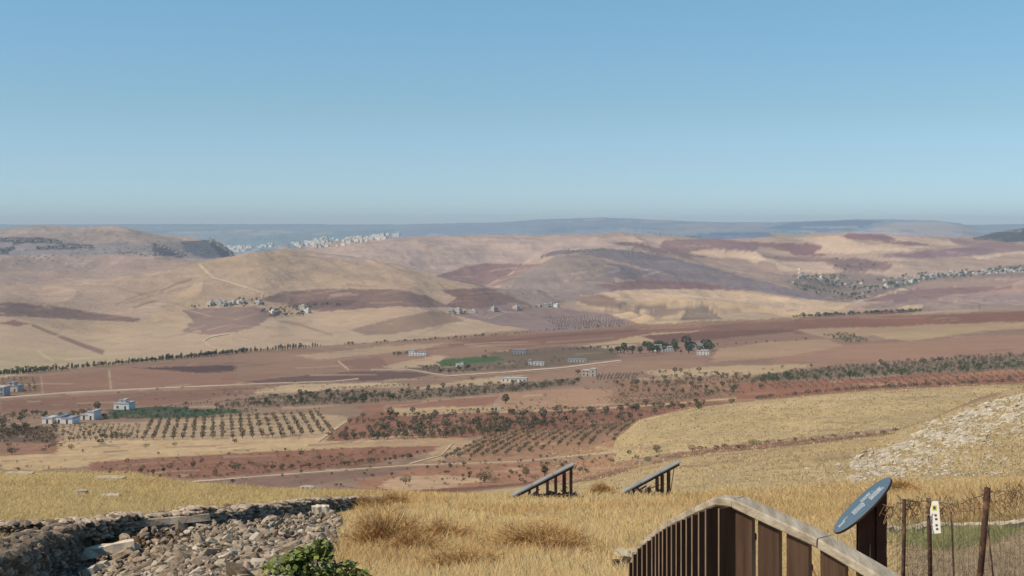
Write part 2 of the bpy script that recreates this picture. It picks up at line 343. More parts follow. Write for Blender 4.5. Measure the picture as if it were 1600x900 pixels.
# valley floor (far part)
field((162, 124, 106), [(0, 625), (0, 590), (60, 582), (300, 556), (500, 545), (690, 533), (1000, 510), (1240, 500), (1660, 482), (1660, 560), (1300, 572), (1100, 585), (900, 600), (600, 622), (300, 645), (0, 650)])
for P, c in [([(700, 530), (1000, 512), (1240, 502), (1240, 514), (1000, 528), (800, 545)], (150, 108, 94)), ([(880, 545), (960, 532), (1020, 520), (1100, 516), (1040, 530), (960, 545)], (190, 160, 124)),
             ([(1000, 525), (1100, 518), (1240, 514), (1240, 518), (1120, 530), (1040, 536)], (136, 96, 88)), ([(1240, 500), (1660, 484), (1660, 500), (1240, 522)], (150, 104, 88)),
             ([(1240, 515), (1660, 500), (1660, 512), (1440, 520), (1290, 528)], (184, 148, 118)), ([(1350, 522), (1430, 516), (1600, 505), (1600, 508), (1420, 534)], (186, 156, 118)),
             ([(1120, 545), (1200, 534), (1290, 530), (1320, 540), (1240, 556), (1110, 566)], (186, 146, 116)), ([(1320, 540), (1440, 532), (1660, 520), (1660, 556), (1440, 566), (1200, 576), (1210, 560)], (176, 130, 106)),
             ([(0, 618), (0, 590), (66, 588), (64, 612)], (146, 110, 90)), ([(66, 588), (170, 578), (172, 610), (66, 616)], (160, 116, 96)), ([(176, 578), (310, 568), (400, 586), (500, 600), (178, 610)], (164, 118, 100)),
             ([(200, 574), (366, 571), (368, 580), (310, 582)], (104, 80, 82)), ([(0, 645), (0, 626), (400, 604), (420, 610), (240, 634)], (152, 108, 92)),
             ([(370, 582), (480, 560), (560, 556), (640, 560), (660, 576), (560, 578), (370, 590)], (164, 124, 106)), ([(520, 566), (590, 557), (612, 572), (560, 576)], (150, 110, 98)),
             ([(380, 596), (560, 580), (700, 580), (650, 590), (460, 600), (380, 602)], (124, 92, 92)), ([(400, 610), (460, 600), (620, 598), (640, 602), (480, 612), (400, 622)], (196, 170, 136)),
             ([(460, 556), (600, 540), (700, 536), (640, 548), (500, 562)], (184, 152, 126)), ([(600, 572), (680, 555), (700, 556), (680, 578), (620, 580)], (186, 158, 130)),
             ([(680, 566), (700, 560), (780, 556), (800, 562), (740, 572), (690, 574)], (78, 104, 70)), ([(760, 552), (880, 540), (960, 545), (970, 558), (860, 574), (700, 582), (620, 576), (700, 572), (790, 562)], (124, 108, 92)),
             ([(560, 618), (640, 606), (780, 588), (860, 584), (800, 598), (700, 606)], (190, 164, 130)), ([(800, 590), (940, 570), (1100, 560), (1100, 572), (960, 584), (900, 592), (810, 598)], (172, 130, 106)),
             ([(1000, 580), (1160, 570), (1280, 570), (1200, 584), (1040, 590)], (190, 162, 124)), ([(940, 612), (960, 595), (1100, 590), (1200, 596), (1330, 605), (1150, 628), (960, 638)], (166, 120, 92))]:
    field(c, P)
band((196, 172, 144), [(0, 622), (100, 614), (200, 609), (400, 600), (520, 596), (560, 592)], 1.8)
band((186, 150, 126), [(64, 588), (67, 616)], 2); band((176, 160, 126), [(170, 578), (174, 611)], 3)
band((216, 190, 160), [(528, 564), (545, 578)], 1.6)
band((212, 188, 160), [(580, 578), (640, 578), (700, 588), (790, 582), (880, 575), (970, 564)], (1.5, 3))
band((130, 92, 84), [(700, 540), (860, 526), (1000, 516)], 3, .7); band((128, 94, 84), [(800, 556), (940, 540), (1000, 536)], 2, .6)
# valley, nearer
for P, c in [([(-80, 665), (0, 660), (100, 655), (200, 655), (400, 640), (540, 640), (600, 650), (560, 680), (0, 700), (-80, 700)], (158, 128, 106)),
             ([(90, 665), (500, 645), (560, 655), (500, 690), (300, 700), (100, 690)], (186, 156, 122)), ([(0, 690), (90, 686), (160, 700), (100, 716), (0, 716)], (172, 120, 92)),
             ([(90, 690), (500, 684), (620, 684), (640, 690), (460, 706), (200, 716), (60, 724), (-80, 724), (-80, 716), (90, 708)], (206, 172, 126)),
             ([(0, 716), (300, 706), (640, 688), (720, 682), (700, 690), (640, 700), (300, 716), (100, 732), (0, 735)], (196, 164, 118)),
             ([(140, 722), (300, 712), (500, 702), (720, 690), (700, 700), (640, 712), (560, 728), (300, 748), (140, 738)], (160, 104, 80)),
             ([(300, 752), (420, 742), (560, 730), (680, 724), (640, 738), (560, 748), (440, 764), (300, 762)], (150, 112, 98)),
             ([(600, 745), (660, 728), (860, 722), (1000, 712), (1000, 728), (870, 755), (700, 766), (560, 772), (560, 750)], (176, 120, 88)),
             ([(590, 760), (620, 745), (700, 742), (760, 750), (700, 762), (620, 768)], (204, 160, 122)),
             ([(560, 772), (720, 762), (870, 750), (880, 757), (720, 770), (560, 780)], (140, 88, 70)),
             ([(505, 690), (545, 652), (640, 640), (800, 640), (1000, 628), (1140, 625), (1000, 655), (900, 672), (730, 684)], (162, 106, 80)),
             ([(500, 692), (720, 684), (740, 690), (690, 720), (640, 728), (690, 696), (560, 698)], (190, 152, 112)),
             ([(690, 720), (770, 678), (1000, 655), (960, 694), (960, 708), (780, 724)], (176, 126, 92)),
             ([(620, 634), (760, 618), (900, 605), (960, 610), (950, 635), (800, 644), (620, 648)], (184, 138, 108)),
             ([(560, 632), (700, 624), (780, 618), (770, 632), (640, 644), (560, 650)], (164, 112, 90)),
             ([(600, 640), (700, 636), (790, 636), (790, 642), (620, 650)], (196, 164, 122)),
             ([(780, 645), (1150, 628), (1000, 658), (900, 672), (780, 668)], (160, 104, 80)),
             ([(0, 668), (88, 668), (88, 692), (0, 692)], (112, 92, 80)),
             ([(1150, 628), (1150, 600), (1340, 592), (1500, 580), (1660, 572), (1660, 600), (1450, 608), (1330, 614)], (168, 106, 80)),
             ([(1330, 600), (1600, 576), (1600, 582), (1340, 606)], (182, 120, 88))]:
    field(c, P)
field((74, 92, 74), [(170, 640), (250, 634), (400, 643), (300, 652), (170, 655)])
field((134, 114, 96), [(400, 616), (480, 612), (600, 612), (700, 604), (800, 600), (905, 590), (905, 600), (800, 612), (700, 622), (600, 628), (500, 632), (400, 636)], .8)
field((136, 116, 96), [(1160, 592), (1300, 574), (1450, 562), (1660, 550), (1660, 574), (1450, 584), (1300, 590), (1210, 596)], .8)
band((206, 172, 126), [(495, 690), (520, 672), (548, 654)], 4)
band((214, 180, 140), [(640, 724), (690, 712), (705, 694)], 3)
band((208, 176, 130), [(300, 752), (450, 741), (640, 727), (800, 722), (980, 704)], 2.2)
band((208, 180, 128), [(780, 644), (900, 640), (1010, 634), (1150, 622)], 2)
band((200, 166, 120), [(930, 700), (985, 704), (1100, 700)], 6, .7)
# stubble slopes on the right
GOLDS = (186, 162, 116)
m4 = (seg == 6) & (Ug > 960); col[m4] = alb(GOLDS, Dg[m4])
m4 = (seg >= 4) & (seg <= 5) & (Ug > 640); w4 = np.clip((Uw[m4] - 640) / 70 + (Vg[m4] - 772) / 6, 0, 1)[:, None] * np.clip((Uw[m4] - 700) / 90, 0, 1)[:, None]; col[m4] = col[m4] * (1 - w4) + alb((188, 162, 114), Dg[m4]) * w4
m4 = (seg == 4) & (Ug > 1380) ; col[m4] = alb((184, 162, 116), Dg[m4])
field((150, 98, 72), [(860, 760), (950, 738), (1000, 722), (1100, 701), (1240, 689), (1400, 675), (1400, 678), (1240, 697), (1100, 709), (1000, 730), (950, 746)])
field((206, 176, 130), [(1150, 634), (1330, 616), (1600, 604), (1600, 612), (1330, 624), (1160, 642)], .7)
# plough marks, tracks, dry rills: thin irregular lines on the land
for _ in range(620):
    u0 = rng.uniform(-40, 1600); L = rng.uniform(15, 110)
    if rng.random() < .55:
        v0 = rng.uniform(max(np.interp(u0, U, v8), 470) + 3, 745); s_ = -.055 + rng.normal() * .03; c_ = [(188, 158, 130), (136, 98, 84), (150, 112, 94), (206, 178, 140)][int(rng.integers(4))]; w0 = rng.uniform(1.2, 3.6) * (.6 + (v0 - 500) / 300)
    else:
        v0 = rng.uniform(372, np.interp(u0, U, v8) - 4); s_ = rng.normal() * .16; L *= .6; c_ = [(192, 176, 152), (148, 130, 122), (160, 144, 128), (200, 184, 156)][int(rng.integers(4))]; w0 = rng.uniform(1.0, 2.6)
    band(c_, [(u0, v0), (u0 + L * .5, v0 + s_ * L * .5 + rng.normal() * 1.2), (u0 + L, v0 + s_ * L)], (w0, w0 * .5), rng.uniform(.25, .6))
band((214, 192, 156), [(312, 413), (322, 424), (336, 436), (356, 441), (385, 450), (411, 459)], (3.4, 2))
band((210, 186, 150), [(411, 459), (410, 468), (402, 477)], 2)
band((208, 184, 148), [(345, 548), (326, 540), (318, 532), (332, 525), (360, 522)], 2)
band((206, 184, 148), [(58, 548), (70, 556), (84, 565)], 3, .8)
field((112, 100, 100), [(170 + 270, 478), (500, 468), (560, 470), (548, 478), (480, 486)], .6)
band((140, 122, 104), [(250, 455), (275, 444), (300, 436)], 3, .7); band((150, 130, 108), [(180, 476), (215, 462), (250, 452)], 2, .6); band((146, 126, 104), [(208, 482), (228, 474), (246, 470)], 2.5, .7)
# streaky stubble and stone specks on every cultivated surface
sp = fbm(Xg / 5.0, Dg / 11.0, 3, 5); sp2 = fbm(Xg / 60.0, Dg / 60.0, 3, 6); sp3 = fbm(Xg / 400.0, Dg / 220.0, 4, 8)
nearm = np.clip((1200 - Dg) / 700, 0, 1)
strat = fbm(Xg / 260.0, (Zg + Xg * .03) / 9.0 + fbm(Xg / 500., Dg / 500., 2, 61) * 6, 3, 62)
fac = 1 + (strat - .5) * .42 * np.clip((Dg - 2300) / 1500, 0, 1) * (Dg < 9500) + (sp - .5) * .34 * nearm + (sp2 - .5) * .26 * np.clip((4000 - Dg) / 3000, 0, 1) + (sp3 - .5) * .24 * (Dg > 500)
col *= fac[..., None]
# patches on the near meadow
nm = seg <= 3
pa = fbm(Xg / 3.0, Dg / 5.0, 4, 41); pb = fbm(Xg / 9.0, Dg / 14.0, 3, 43)
c1 = alb((190, 158, 96)); c2 = alb((160, 112, 60)); c3 = alb((206, 182, 132))
t = np.clip((pa - .52) * 6, 0, 1)[..., None]; t2 = np.clip((pb - .58) * 7, 0, 1)[..., None]
mix = c1 * (1 - t * .6) + c2 * t * .6; mix = mix * (1 - t2 * .5) + c3 * t2 * .5
col[nm] = mix[nm]
def ground_patch(c, P, soft):
    rb, wt = inpoly(P, False, soft); col[rb] = col[rb] * (1 - wt) + alb(c) * (.8 + .4 * pa[rb][:, None]) * wt
ground_patch((84, 70, 56), [(-200, 1000), (-200, 815), (120, 835), (300, 830), (535, 803), (525, 840), (500, 905), (480, 1000)], 14)
ground_patch((170, 150, 120), [(1386, 1000), (1386, 815), (1660, 812), (1900, 812), (1900, 1000)], 14)
ground_patch((196, 180, 150), [(900, 1000), (840, 885), (980, 866), (1060, 870), (1060, 1000)], 22)
vm = ((seg >= 4) & (Dg < 3600))[..., None]; lum = (col @ np.array([.3, .55, .15]))[..., None]
redn = np.clip((col[..., :1] / col[..., 1:2] - 1.28) / .5, 0, 1) * vm; ds = (np.where(vm, .15, .30) + .16 * redn) * (Dg > 100)[..., None]; col = (col * (1 - ds) + lum * ds) * (1 - redn * np.array([.08, .06, .13]))
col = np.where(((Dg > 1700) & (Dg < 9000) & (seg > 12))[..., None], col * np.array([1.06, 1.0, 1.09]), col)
col = np.clip(col, .012, .8)

def node_mat(name, rough=.9):
    m = bpy.data.materials.new(name); m.use_nodes = True
    b = m.node_tree.nodes['Principled BSDF']; b.inputs['Roughness'].default_value = rough
    b.inputs['Specular IOR Level'].default_value = .2
    return m, m.node_tree, b
def ramp_mat(name, c0, c1, scale=5, rough=.9, bump=.3, bscale=30, stretch=(1, 1, 1), detail=6, rnd=.0, metallic=0, c2=None):
    m, t, b = node_mat(name, rough); N = t.nodes; Lk = t.links
    tc = N.new('ShaderNodeTexCoord'); mp = N.new('ShaderNodeMapping'); mp.inputs['Scale'].default_value = stretch
    Lk.new(tc.outputs['Object'], mp.inputs[0])
    n = N.new('ShaderNodeTexNoise'); n.inputs['Scale'].default_value = scale; n.inputs['Detail'].default_value = detail
    Lk.new(mp.outputs[0], n.inputs['Vector'])
    r = N.new('ShaderNodeValToRGB'); r.color_ramp.elements[0].position = .3; r.color_ramp.elements[1].position = .7
    r.color_ramp.elements[0].color = (*c0, 1); r.color_ramp.elements[1].color = (*c1, 1)
    if c2: e = r.color_ramp.elements.new(.5); e.color = (*c2, 1)
    Lk.new(n.outputs[0], r.inputs[0]); out = r.outputs[0]
    if rnd:
        oi = N.new('ShaderNodeObjectInfo'); h = N.new('ShaderNodeHueSaturation')
        mr = N.new('ShaderNodeMapRange'); mr.inputs[3].default_value = 1 - rnd; mr.inputs[4].default_value = 1 + rnd
        Lk.new(oi.outputs['Random'], mr.inputs[0]); Lk.new(mr.outputs[0], h.inputs['Value']); Lk.new(out, h.inputs['Color']); out = h.outputs[0]
    Lk.new(out, b.inputs['Base Color']); b.inputs['Metallic'].default_value = metallic
    if bump:
        n2 = N.new('ShaderNodeTexNoise'); n2.inputs['Scale'].default_value = bscale; n2.inputs['Detail'].default_value = 5
        Lk.new(mp.outputs[0], n2.inputs['Vector'])
        bp = N.new('ShaderNodeBump'); bp.inputs['Strength'].default_value = bump; bp.inputs['Distance'].default_value = .02
        Lk.new(n2.outputs[0], bp.inputs['Height']); Lk.new(bp.outputs[0], b.inputs['Normal'])
    return m
def attr_mat(name, scales, bumpd, strength):
    """colour from the land-cover attribute, broken up by noise, with relief"""
    m, t, b = node_mat(name, .95); N = t.nodes; Lk = t.links
    a = N.new('ShaderNodeAttribute'); a.attribute_name = 'cover'
    g = N.new('ShaderNodeNewGeometry'); out = a.outputs['Color']; hgt = None
    for sc_, lo, hi in scales:
        n = N.new('ShaderNodeTexNoise'); n.inputs['Scale'].default_value = 1 / sc_; n.inputs['Detail'].default_value = 6; n.inputs['Roughness'].default_value = .65
        Lk.new(g.outputs['Position'], n.inputs['Vector'])
        mr = N.new('ShaderNodeMapRange'); mr.inputs[1].default_value = .3; mr.inputs[2].default_value = .7; mr.inputs[3].default_value = lo; mr.inputs[4].default_value = hi
        Lk.new(n.outputs[0], mr.inputs[0])
        mx = N.new('ShaderNodeVectorMath'); mx.operation = 'SCALE'; Lk.new(out, mx.inputs[0]); Lk.new(mr.outputs[0], mx.inputs['Scale']); out = mx.outputs[0]
        hgt = n
        bp = N.new('ShaderNodeBump'); bp.inputs['Strength'].default_value = strength; bp.inputs['Distance'].default_value = bumpd * sc_
        Lk.new(n.outputs[0], bp.inputs['Height'])
        if b.inputs['Normal'].is_linked:
            Lk.new(b.inputs['Normal'].links[0].from_socket, bp.inputs['Normal'])
        Lk.new(bp.outputs[0], b.inputs['Normal'])
    Lk.new(out, b.inputs['Base Color'])
    return m
M_far = attr_mat('far_land', [(260, .92, 1.07), (45, .88, 1.11)], .10, .8)
M_mid = attr_mat('valley_land', [(30, .92, 1.08), (3, .8, 1.2)], .12, .7)
M_near = attr_mat('meadow_soil', [(1.6, .82, 1.18), (.15, .7, 1.25)], .15, .8)

def mesh_np(name, V, Fc, mats, mi=None, smooth=False):
    me = bpy.data.meshes.new(name); V = np.asarray(V, np.float32); Fc = np.asarray(Fc, np.int32); n = Fc.shape[1]
    me.vertices.add(len(V)); me.vertices.foreach_set('co', V.ravel())
    me.loops.add(Fc.size); me.loops.foreach_set('vertex_index', Fc.ravel())
    me.polygons.add(len(Fc)); me.polygons.foreach_set('loop_start', np.arange(len(Fc), dtype=np.int32) * n)
    if mi is not None: me.polygons.foreach_set('material_index', np.asarray(mi, np.int32))
    me.polygons.foreach_set('use_smooth', np.full(len(Fc), smooth))
    for m_ in mats: me.materials.append(m_)
    me.update(calc_edges=True); me.validate()
    return me
def link(o, parent=None):
    C.objects.link(o)
    if parent: o.parent = parent
    return o
def tag(o, label=None, cat=None, group=None, kind=None):
    if label: o['label'] = label
    if cat: o['category'] = cat
    if group: o['group'] = group
    if kind: o['kind'] = kind
    return o
def sheet(name, r0, r1, mat):
    nc = len(U); D = Dg[r0:r1]; nr = r1 - r0
    V = np.stack([Xg[r0:r1], D, Zg[r0:r1]], -1).reshape(-1, 3)
    i, j = np.meshgrid(np.arange(nr - 1), np.arange(nc - 1), indexing='ij'); b = (i * nc + j).ravel()
    Fc = np.stack([b, b + 1, b + nc + 1, b + nc], 1)
    me = mesh_np(name, V, Fc, [mat], smooth=True)
    ca = me.color_attributes.new('cover', 'FLOAT_COLOR', 'POINT')
    cc = np.ones((nr * nc, 4), np.float32); cc[:, :3] = col[r0:r1].reshape(-1, 3); ca.data.foreach_set('color', cc.ravel())
    return tag(link(bpy.data.objects.new(name, me)), kind='structure')
split2 = int(np.argmax(segr == 14)) 
r_near = near_rows
sheet('meadow_ground', 0, r_near, M_near)
sheet('valley_ground', r_near - 1, split2, M_mid)
sheet('hills', split2 - 1, len(Dg), M_far)
# the ground goes on behind the viewer
me = mesh_np('hilltop_ground', [(-250, -160, -1.7), (250, -160, -1.7), (2.6, .8, plane(.8)), (-2.0, .8, plane(.8)), (-250, 100, -19.8), (250, 100, -19.8)], [(0, 1, 2), (0, 2, 3), (0, 3, 4), (1, 5, 2)], [ramp_mat('hilltop_soil', (.30, .22, .11), (.42, .31, .16), .5)])
tag(link(bpy.data.objects.new('hilltop_ground', me)), kind='structure')

# ------------------------------------------------------------------ small mesh builder
class MB:
    def __init__(s): s.v = []; s.f = []; s.m = []
    def quad(s, a, b, c, d, mi=0):
        n = len(s.v); s.v += [tuple(a), tuple(b), tuple(c), tuple(d)]; s.f.append((n, n+1, n+2, n+3)); s.m.append(mi)
    def tri(s, a, b, c, mi=0):
        n = len(s.v); s.v += [tuple(a), tuple(b), tuple(c)]; s.f.append((n, n+1, n+2)); s.m.append(mi)
    def hexa(s, P, mi=0):   # 8 points: bottom 4 ccw, top 4 ccw
        n = len(s.v); s.v += [tuple(p) for p in P]
        for q in ((3,2,1,0),(4,5,6,7),(0,1,5,4),(1,2,6,5),(2,3,7,6),(3,0,4,7)): s.f.append(tuple(n+i for i in q)); s.m.append(mi)
    def box(s, x0, x1, y0, y1, z0, z1, mi=0):
        s.hexa([(x0,y0,z0),(x1,y0,z0),(x1,y1,z0),(x0,y1,z0),(x0,y0,z1),(x1,y0,z1),(x1,y1,z1),(x0,y1,z1)], mi)
    def tube(s, pts, r, n=6, mi=0, cap=True):
        pts = [Vector(p) for p in pts]; rs = r if isinstance(r, (list, tuple)) else [r] * len(pts); st = len(s.v)
        for i, p in enumerate(pts):
            t = (pts[min(i+1, len(pts)-1)] - pts[max(i-1, 0)]).normalized()
            a = t.cross(Vector((0, 0, 1)) if abs(t.z) < .9 else Vector((1, 0, 0))).normalized(); b = t.cross(a)
            for j in range(n):
                q = 2 * math.pi * j / n; s.v.append(tuple(p + (a * math.cos(q) + b * math.sin(q)) * rs[i]))
        for i in range(len(pts) - 1):
            for j in range(n):
                a0 = st + i*n + j; a1 = st + i*n + (j+1) % n; s.f.append((a0, a1, a1+n, a0+n)); s.m.append(mi)
        if cap:
            s.f.append(tuple(st + j for j in range(n))[::-1]); s.m.append(mi); s.f.append(tuple(st + (len(pts)-1)*n + j for j in range(n))); s.m.append(mi)
    def mesh(s, name, mats, smooth=False):
        me = bpy.data.meshes.new(name); me.from_pydata(s.v, [], s.f)
        for m_ in mats: me.materials.append(m_)
        me.polygons.foreach_set('material_index', s.m); me.polygons.foreach_set('use_smooth', [smooth] * len(s.f)); me.update()
        return me
    def build(s, name, mats, parent=None, smooth=False, loc=None):
        mats = mats if isinstance(mats, list) else [mats]
        o = link(bpy.data.objects.new(name, s.mesh(name, mats, smooth)), parent)
        if loc: o.location = loc
        return o
def empty(name, loc=(0, 0, 0), rz=0):
    o = bpy.data.objects.new(name, None); C.objects.link(o); o.location = loc; o.rotation_euler = (0, 0, rz); o.empty_display_size = .3; return o


# pale dirt tracks lying on the land
M_track = ramp_mat('track_dust', (.40, .31, .225), (.52, .42, .31), scale=.05, bump=0)
def track(pts, w0, w1, name='dirt_track', fl=.0004):
    pp = np.array(pts, float); L = np.r_[0, np.cumsum(np.linalg.norm(np.diff(pp, axis=0), axis=1))]; n = max(4, int(L[-1] / 4)); mb = MB(); prev = None
    for i in range(n + 1):
        s = L[-1] * i / n; u = np.interp(s, L, pp[:, 0]); v = np.interp(s, L, pp[:, 1]); e = 1.5
        du = np.interp(min(s + e, L[-1]), L, pp[:, 0]) - np.interp(max(s - e, 0), L, pp[:, 0]); dv = np.interp(min(s + e, L[-1]), L, pp[:, 1]) - np.interp(max(s - e, 0), L, pp[:, 1]); k_ = math.hypot(du, dv) + 1e-6
        w_ = (w0 + (w1 - w0) * i / n) * rng.uniform(.75, 1.15) / 2; a = hit(u - dv / k_ * w_, v + du / k_ * w_); b = hit(u + dv / k_ * w_, v - du / k_ * w_)
        a.z += a.y * fl; b.z += b.y * fl
        if prev and abs(a.y - prev[0].y) < 500: mb.quad(prev[0], a, b, prev[1])
        prev = (a, b)
    tag(mb.build(name, M_track), kind='structure')
track([(311, 413), (321, 424), (336, 436), (356, 441), (385, 450), (411, 459), (409, 468), (402, 477)], 3.6, 2.2)
track([(345, 549), (328, 541), (318, 533), (330, 526), (358, 522)], 2.6, 1.6)
track([(0, 622), (100, 614), (200, 609), (400, 600), (520, 596), (560, 592)], 2.0, 1.2, fl=.0002)
track([(580, 578), (640, 578), (700, 588), (790, 582), (880, 575), (968, 564)], 1.2, 2.4)
track([(300, 753), (450, 741), (640, 727), (800, 722), (980, 705)], 1.6, 1.0, fl=.0002)
track([(498, 690), (520, 674), (548, 654)], 2.4, 1.4); track([(640, 725), (690, 712), (708, 693)], 2.0, 1.2)
# ------------------------------------------------------------------ vegetation
def foliage_mat(name, c0, c1, rnd=.2):
    m = ramp_mat(name, c0, c1, scale=1.1, rough=.85, bump=0, rnd=rnd, detail=3); return m
M_olive = foliage_mat('olive_leaves', (.085, .078, .050), (.155, .145, .10))
M_green = foliage_mat('green_leaves', (.035, .065, .028), (.075, .120, .045))
M_dark = foliage_mat('dark_leaves', (.022, .040, .026), (.050, .072, .042))
M_dry = foliage_mat('dry_leaves', (.13, .085, .05), (.24, .16, .09))
M_bark = ramp_mat('bark', (.09, .065, .045), (.16, .12, .085), scale=6, bump=.4)

def crown_arrays(seed, n, rx, rz, cz, leaf, lump=.35, flat=0.0):
    """leaf-sized faces through an uneven crown volume; returns verts (4n), quads"""
    g = np.random.default_rng(seed)
    d = g.normal(size=(n, 3)); d /= np.linalg.norm(d, axis=1)[:, None]
    nl = 7; ld = g.normal(size=(nl, 3)); ld /= np.linalg.norm(ld, axis=1)[:, None]
    r = .72 + lump * (np.maximum((d @ ld.T), 0) ** 6 * g.uniform(.2, 1.0, nl)).max(1) - .18 * g.random(n)
    r *= g.random(n) ** .22
    p = d * r[:, None] * np.array([rx, rx * g.uniform(.85, 1.1), rz]); p[:, 2] += cz
    p[:, 2] = np.maximum(p[:, 2], cz - rz * .85)
    a = g.normal(size=(n, 3)); a /= np.linalg.norm(a, axis=1)[:, None]
    b = np.cross(a, g.normal(size=(n, 3))); b /= np.linalg.norm(b, axis=1)[:, None]
    s = leaf * g.uniform(.6, 1.3, n)[:, None]
    V = np.stack([p - a*s, p + b*s*.7, p + a*s, p - b*s*.7], 1).reshape(-1, 3)
    Fq = np.arange(4 * n).reshape(-1, 4)
    return V, Fq
def trunk_arrays(h, r, n=5, fork=True, seed=0):
    mb = MB(); g = random.Random(seed)
    mb.tube([(0, 0, -.12), (g.uniform(-.02, .02), 0, h * .5), (g.uniform(-.04, .04), g.uniform(-.03, .03), h)], [r, r * .8, r * .55], n, cap=False)
    if fork:
        for k_ in range(3):
            q = k_ * 2.1 + g.random(); mb.tube([(0, 0, h * .7), (math.cos(q) * .16, math.sin(q) * .16, h + .2)], [r * .5, r * .2], 4, cap=False)
    return np.array(mb.v), np.array(mb.f)
# unit-height plants: kind -> (n leaves, rx, rz, cz, leaf, trunk h, trunk r, leaf material)
KIND = {'olive': (90, .52, .40, .60, .085, .32, .045, M_olive), 'round': (130, .50, .42, .58, .07, .3, .05, M_dark), 'green': (150, .58, .44, .55, .07, .25, .05, M_green),
        'conifer': (90, .20, .50, .52, .06, .25, .03, M_dark), 'shrub': (60, .75, .42, .42, .12, .15, .03, M_olive), 'dryshrub': (50, .70, .40, .40, .12, .12, .03, M_dry),
        'pine': (110, .42, .38, .62, .08, .4, .045, M_green)}
PROTO = {}
for kd, (n, rx, rz, cz, lf, th, tr, mt) in KIND.items():
    PROTO[kd] = []
    for sdv in range(4):
        cv, cf = crown_arrays(sdv * 31 + len(kd) * 7, n, rx, rz, cz, lf); tv, tf = trunk_arrays(th, tr, fork=n > 80, seed=sdv)
        V = np.vstack([cv, tv]); Fq = np.vstack([cf, tf + len(cv)]); mi = np.r_[np.zeros(len(cf)), np.ones(len(tf))]
        PROTO[kd].append((mesh_np(kd + '_tree', V, Fq, [mt, M_bark], mi), V, Fq, mi))
items = []   # (px height, u, v, kind, name, label, category, group)
def plant(u, v, h, kd, info): items.append((h, u, v, kd, info))
def grid(Q, rows, cols, h, kd, info, jit=1.2, drop=.06, hv=.2):
    bl, br, tr_, tl = [np.array(q, float) for q in Q]
    for i in range(rows):
        for j in range(cols):
            if rng.random() < drop: continue
            s = (j + .5) / cols; t = (i + .5) / rows
            p = (bl * (1 - s) + br * s) * (1 - t) + (tl * (1 - s) + tr_ * s) * t
            plant(p[0] + rng.normal() * jit, p[1] + rng.normal() * jit * .35, h * (1.12 - .3 * t) * (1 + rng.normal() * hv * .6), kd, info)
def pin(P, x, y):
    ins = False; n = len(P)
    for i in range(n):
        xa, ya = P[i]; xb, yb = P[(i+1) % n]
        if (ya > y) != (yb > y) and x < (xb-xa)*(y-ya)/(yb-ya)+xa: ins = not ins
    return ins
def scat(P, n, h, kd, info, hv=.35):
    P = list(P); xs = [p[0] for p in P]; ys = [p[1] for p in P]; k_ = 0
    while k_ < n:
        x = rng.uniform(min(xs), max(xs)); y = rng.uniform(min(ys), max(ys))
        if pin(P, x, y): plant(x, y, max(h * (1 + rng.normal() * hv), h * .45), kd if isinstance(kd, str) else kd[int(rng.integers(len(kd)))], info); k_ += 1
def row(pts, n, h, kd, info, jit=.6, hv=.3):
    p = np.array(pts, float); L = np.r_[0, np.cumsum(np.linalg.norm(np.diff(p, axis=0), axis=1))]
    for t in np.linspace(0, L[-1], n):
        plant(np.interp(t, L, p[:, 0]) + rng.normal() * jit * 2, np.interp(t, L, p[:, 1]) + rng.normal() * jit * .5, h * (1 + rng.normal() * hv), kd, info)
OL = 'olive_tree'; SH = 'shrub'
i1 = (OL, 'grey-green olive tree in the straight rows below the white houses', 'olive tree', 'olive trees in rows on the straw coloured plot at left')
i2 = (OL, 'olive tree in the close slanting rows beside the golden slope', 'olive tree', 'olive trees in slanting rows in the middle of the valley')
i3 = (OL, 'olive tree among loosely scattered ones on the rust red field', 'olive tree', 'olive trees scattered on the rust red field')
i4 = (OL, 'olive tree in the dark belt across the middle of the valley', 'olive tree', 'olive trees of the dark belt across the valley')
i5 = (OL, 'small tree in the rows on red soil above the crest of the golden slope', 'olive tree', 'young trees on red soil above the golden slope')
i6 = (SH, 'low dull shrub on the red field beyond the dry meadow', 'shrub', 'shrubs on the red field beyond the meadow')
i7 = (SH, 'small dark shrub on sandy ground behind the left tilted panel', 'shrub', 'shrubs on the sandy ground below the slanting rows')
i8 = ('windbreak_tree', 'dark windbreak tree between the red plain and the hill foot', 'tree', 'trees of the windbreak at the foot of the hills')
i9 = (OL, 'tiny olive tree in the far orchard on the grey hill foot', 'olive tree', 'olive trees in the far orchard on the hill foot')
i10 = ('village_tree', 'dark tree between the houses of the far village', 'tree', 'trees of the far village at right')
i11 = ('farm_tree', 'dark green tree around the white farmstead on the red plain', 'tree', 'trees around the white farmstead')
i12 = ('village_tree', 'dark tree by the small hamlet under the winding track', 'tree', 'trees of the hamlet under the track')
i13 = (SH, 'brownish shrub along the red strip between the golden slopes', 'shrub', 'shrubs on the red strip between the golden slopes')
i14 = (OL, 'low tree in the small plots around the farms on the plain', 'tree', 'small trees of the farm plots on the plain')
i15 = (SH, 'dark shrub in the brown thicket at the left edge', 'shrub', 'shrubs of the brown thicket at the left edge')
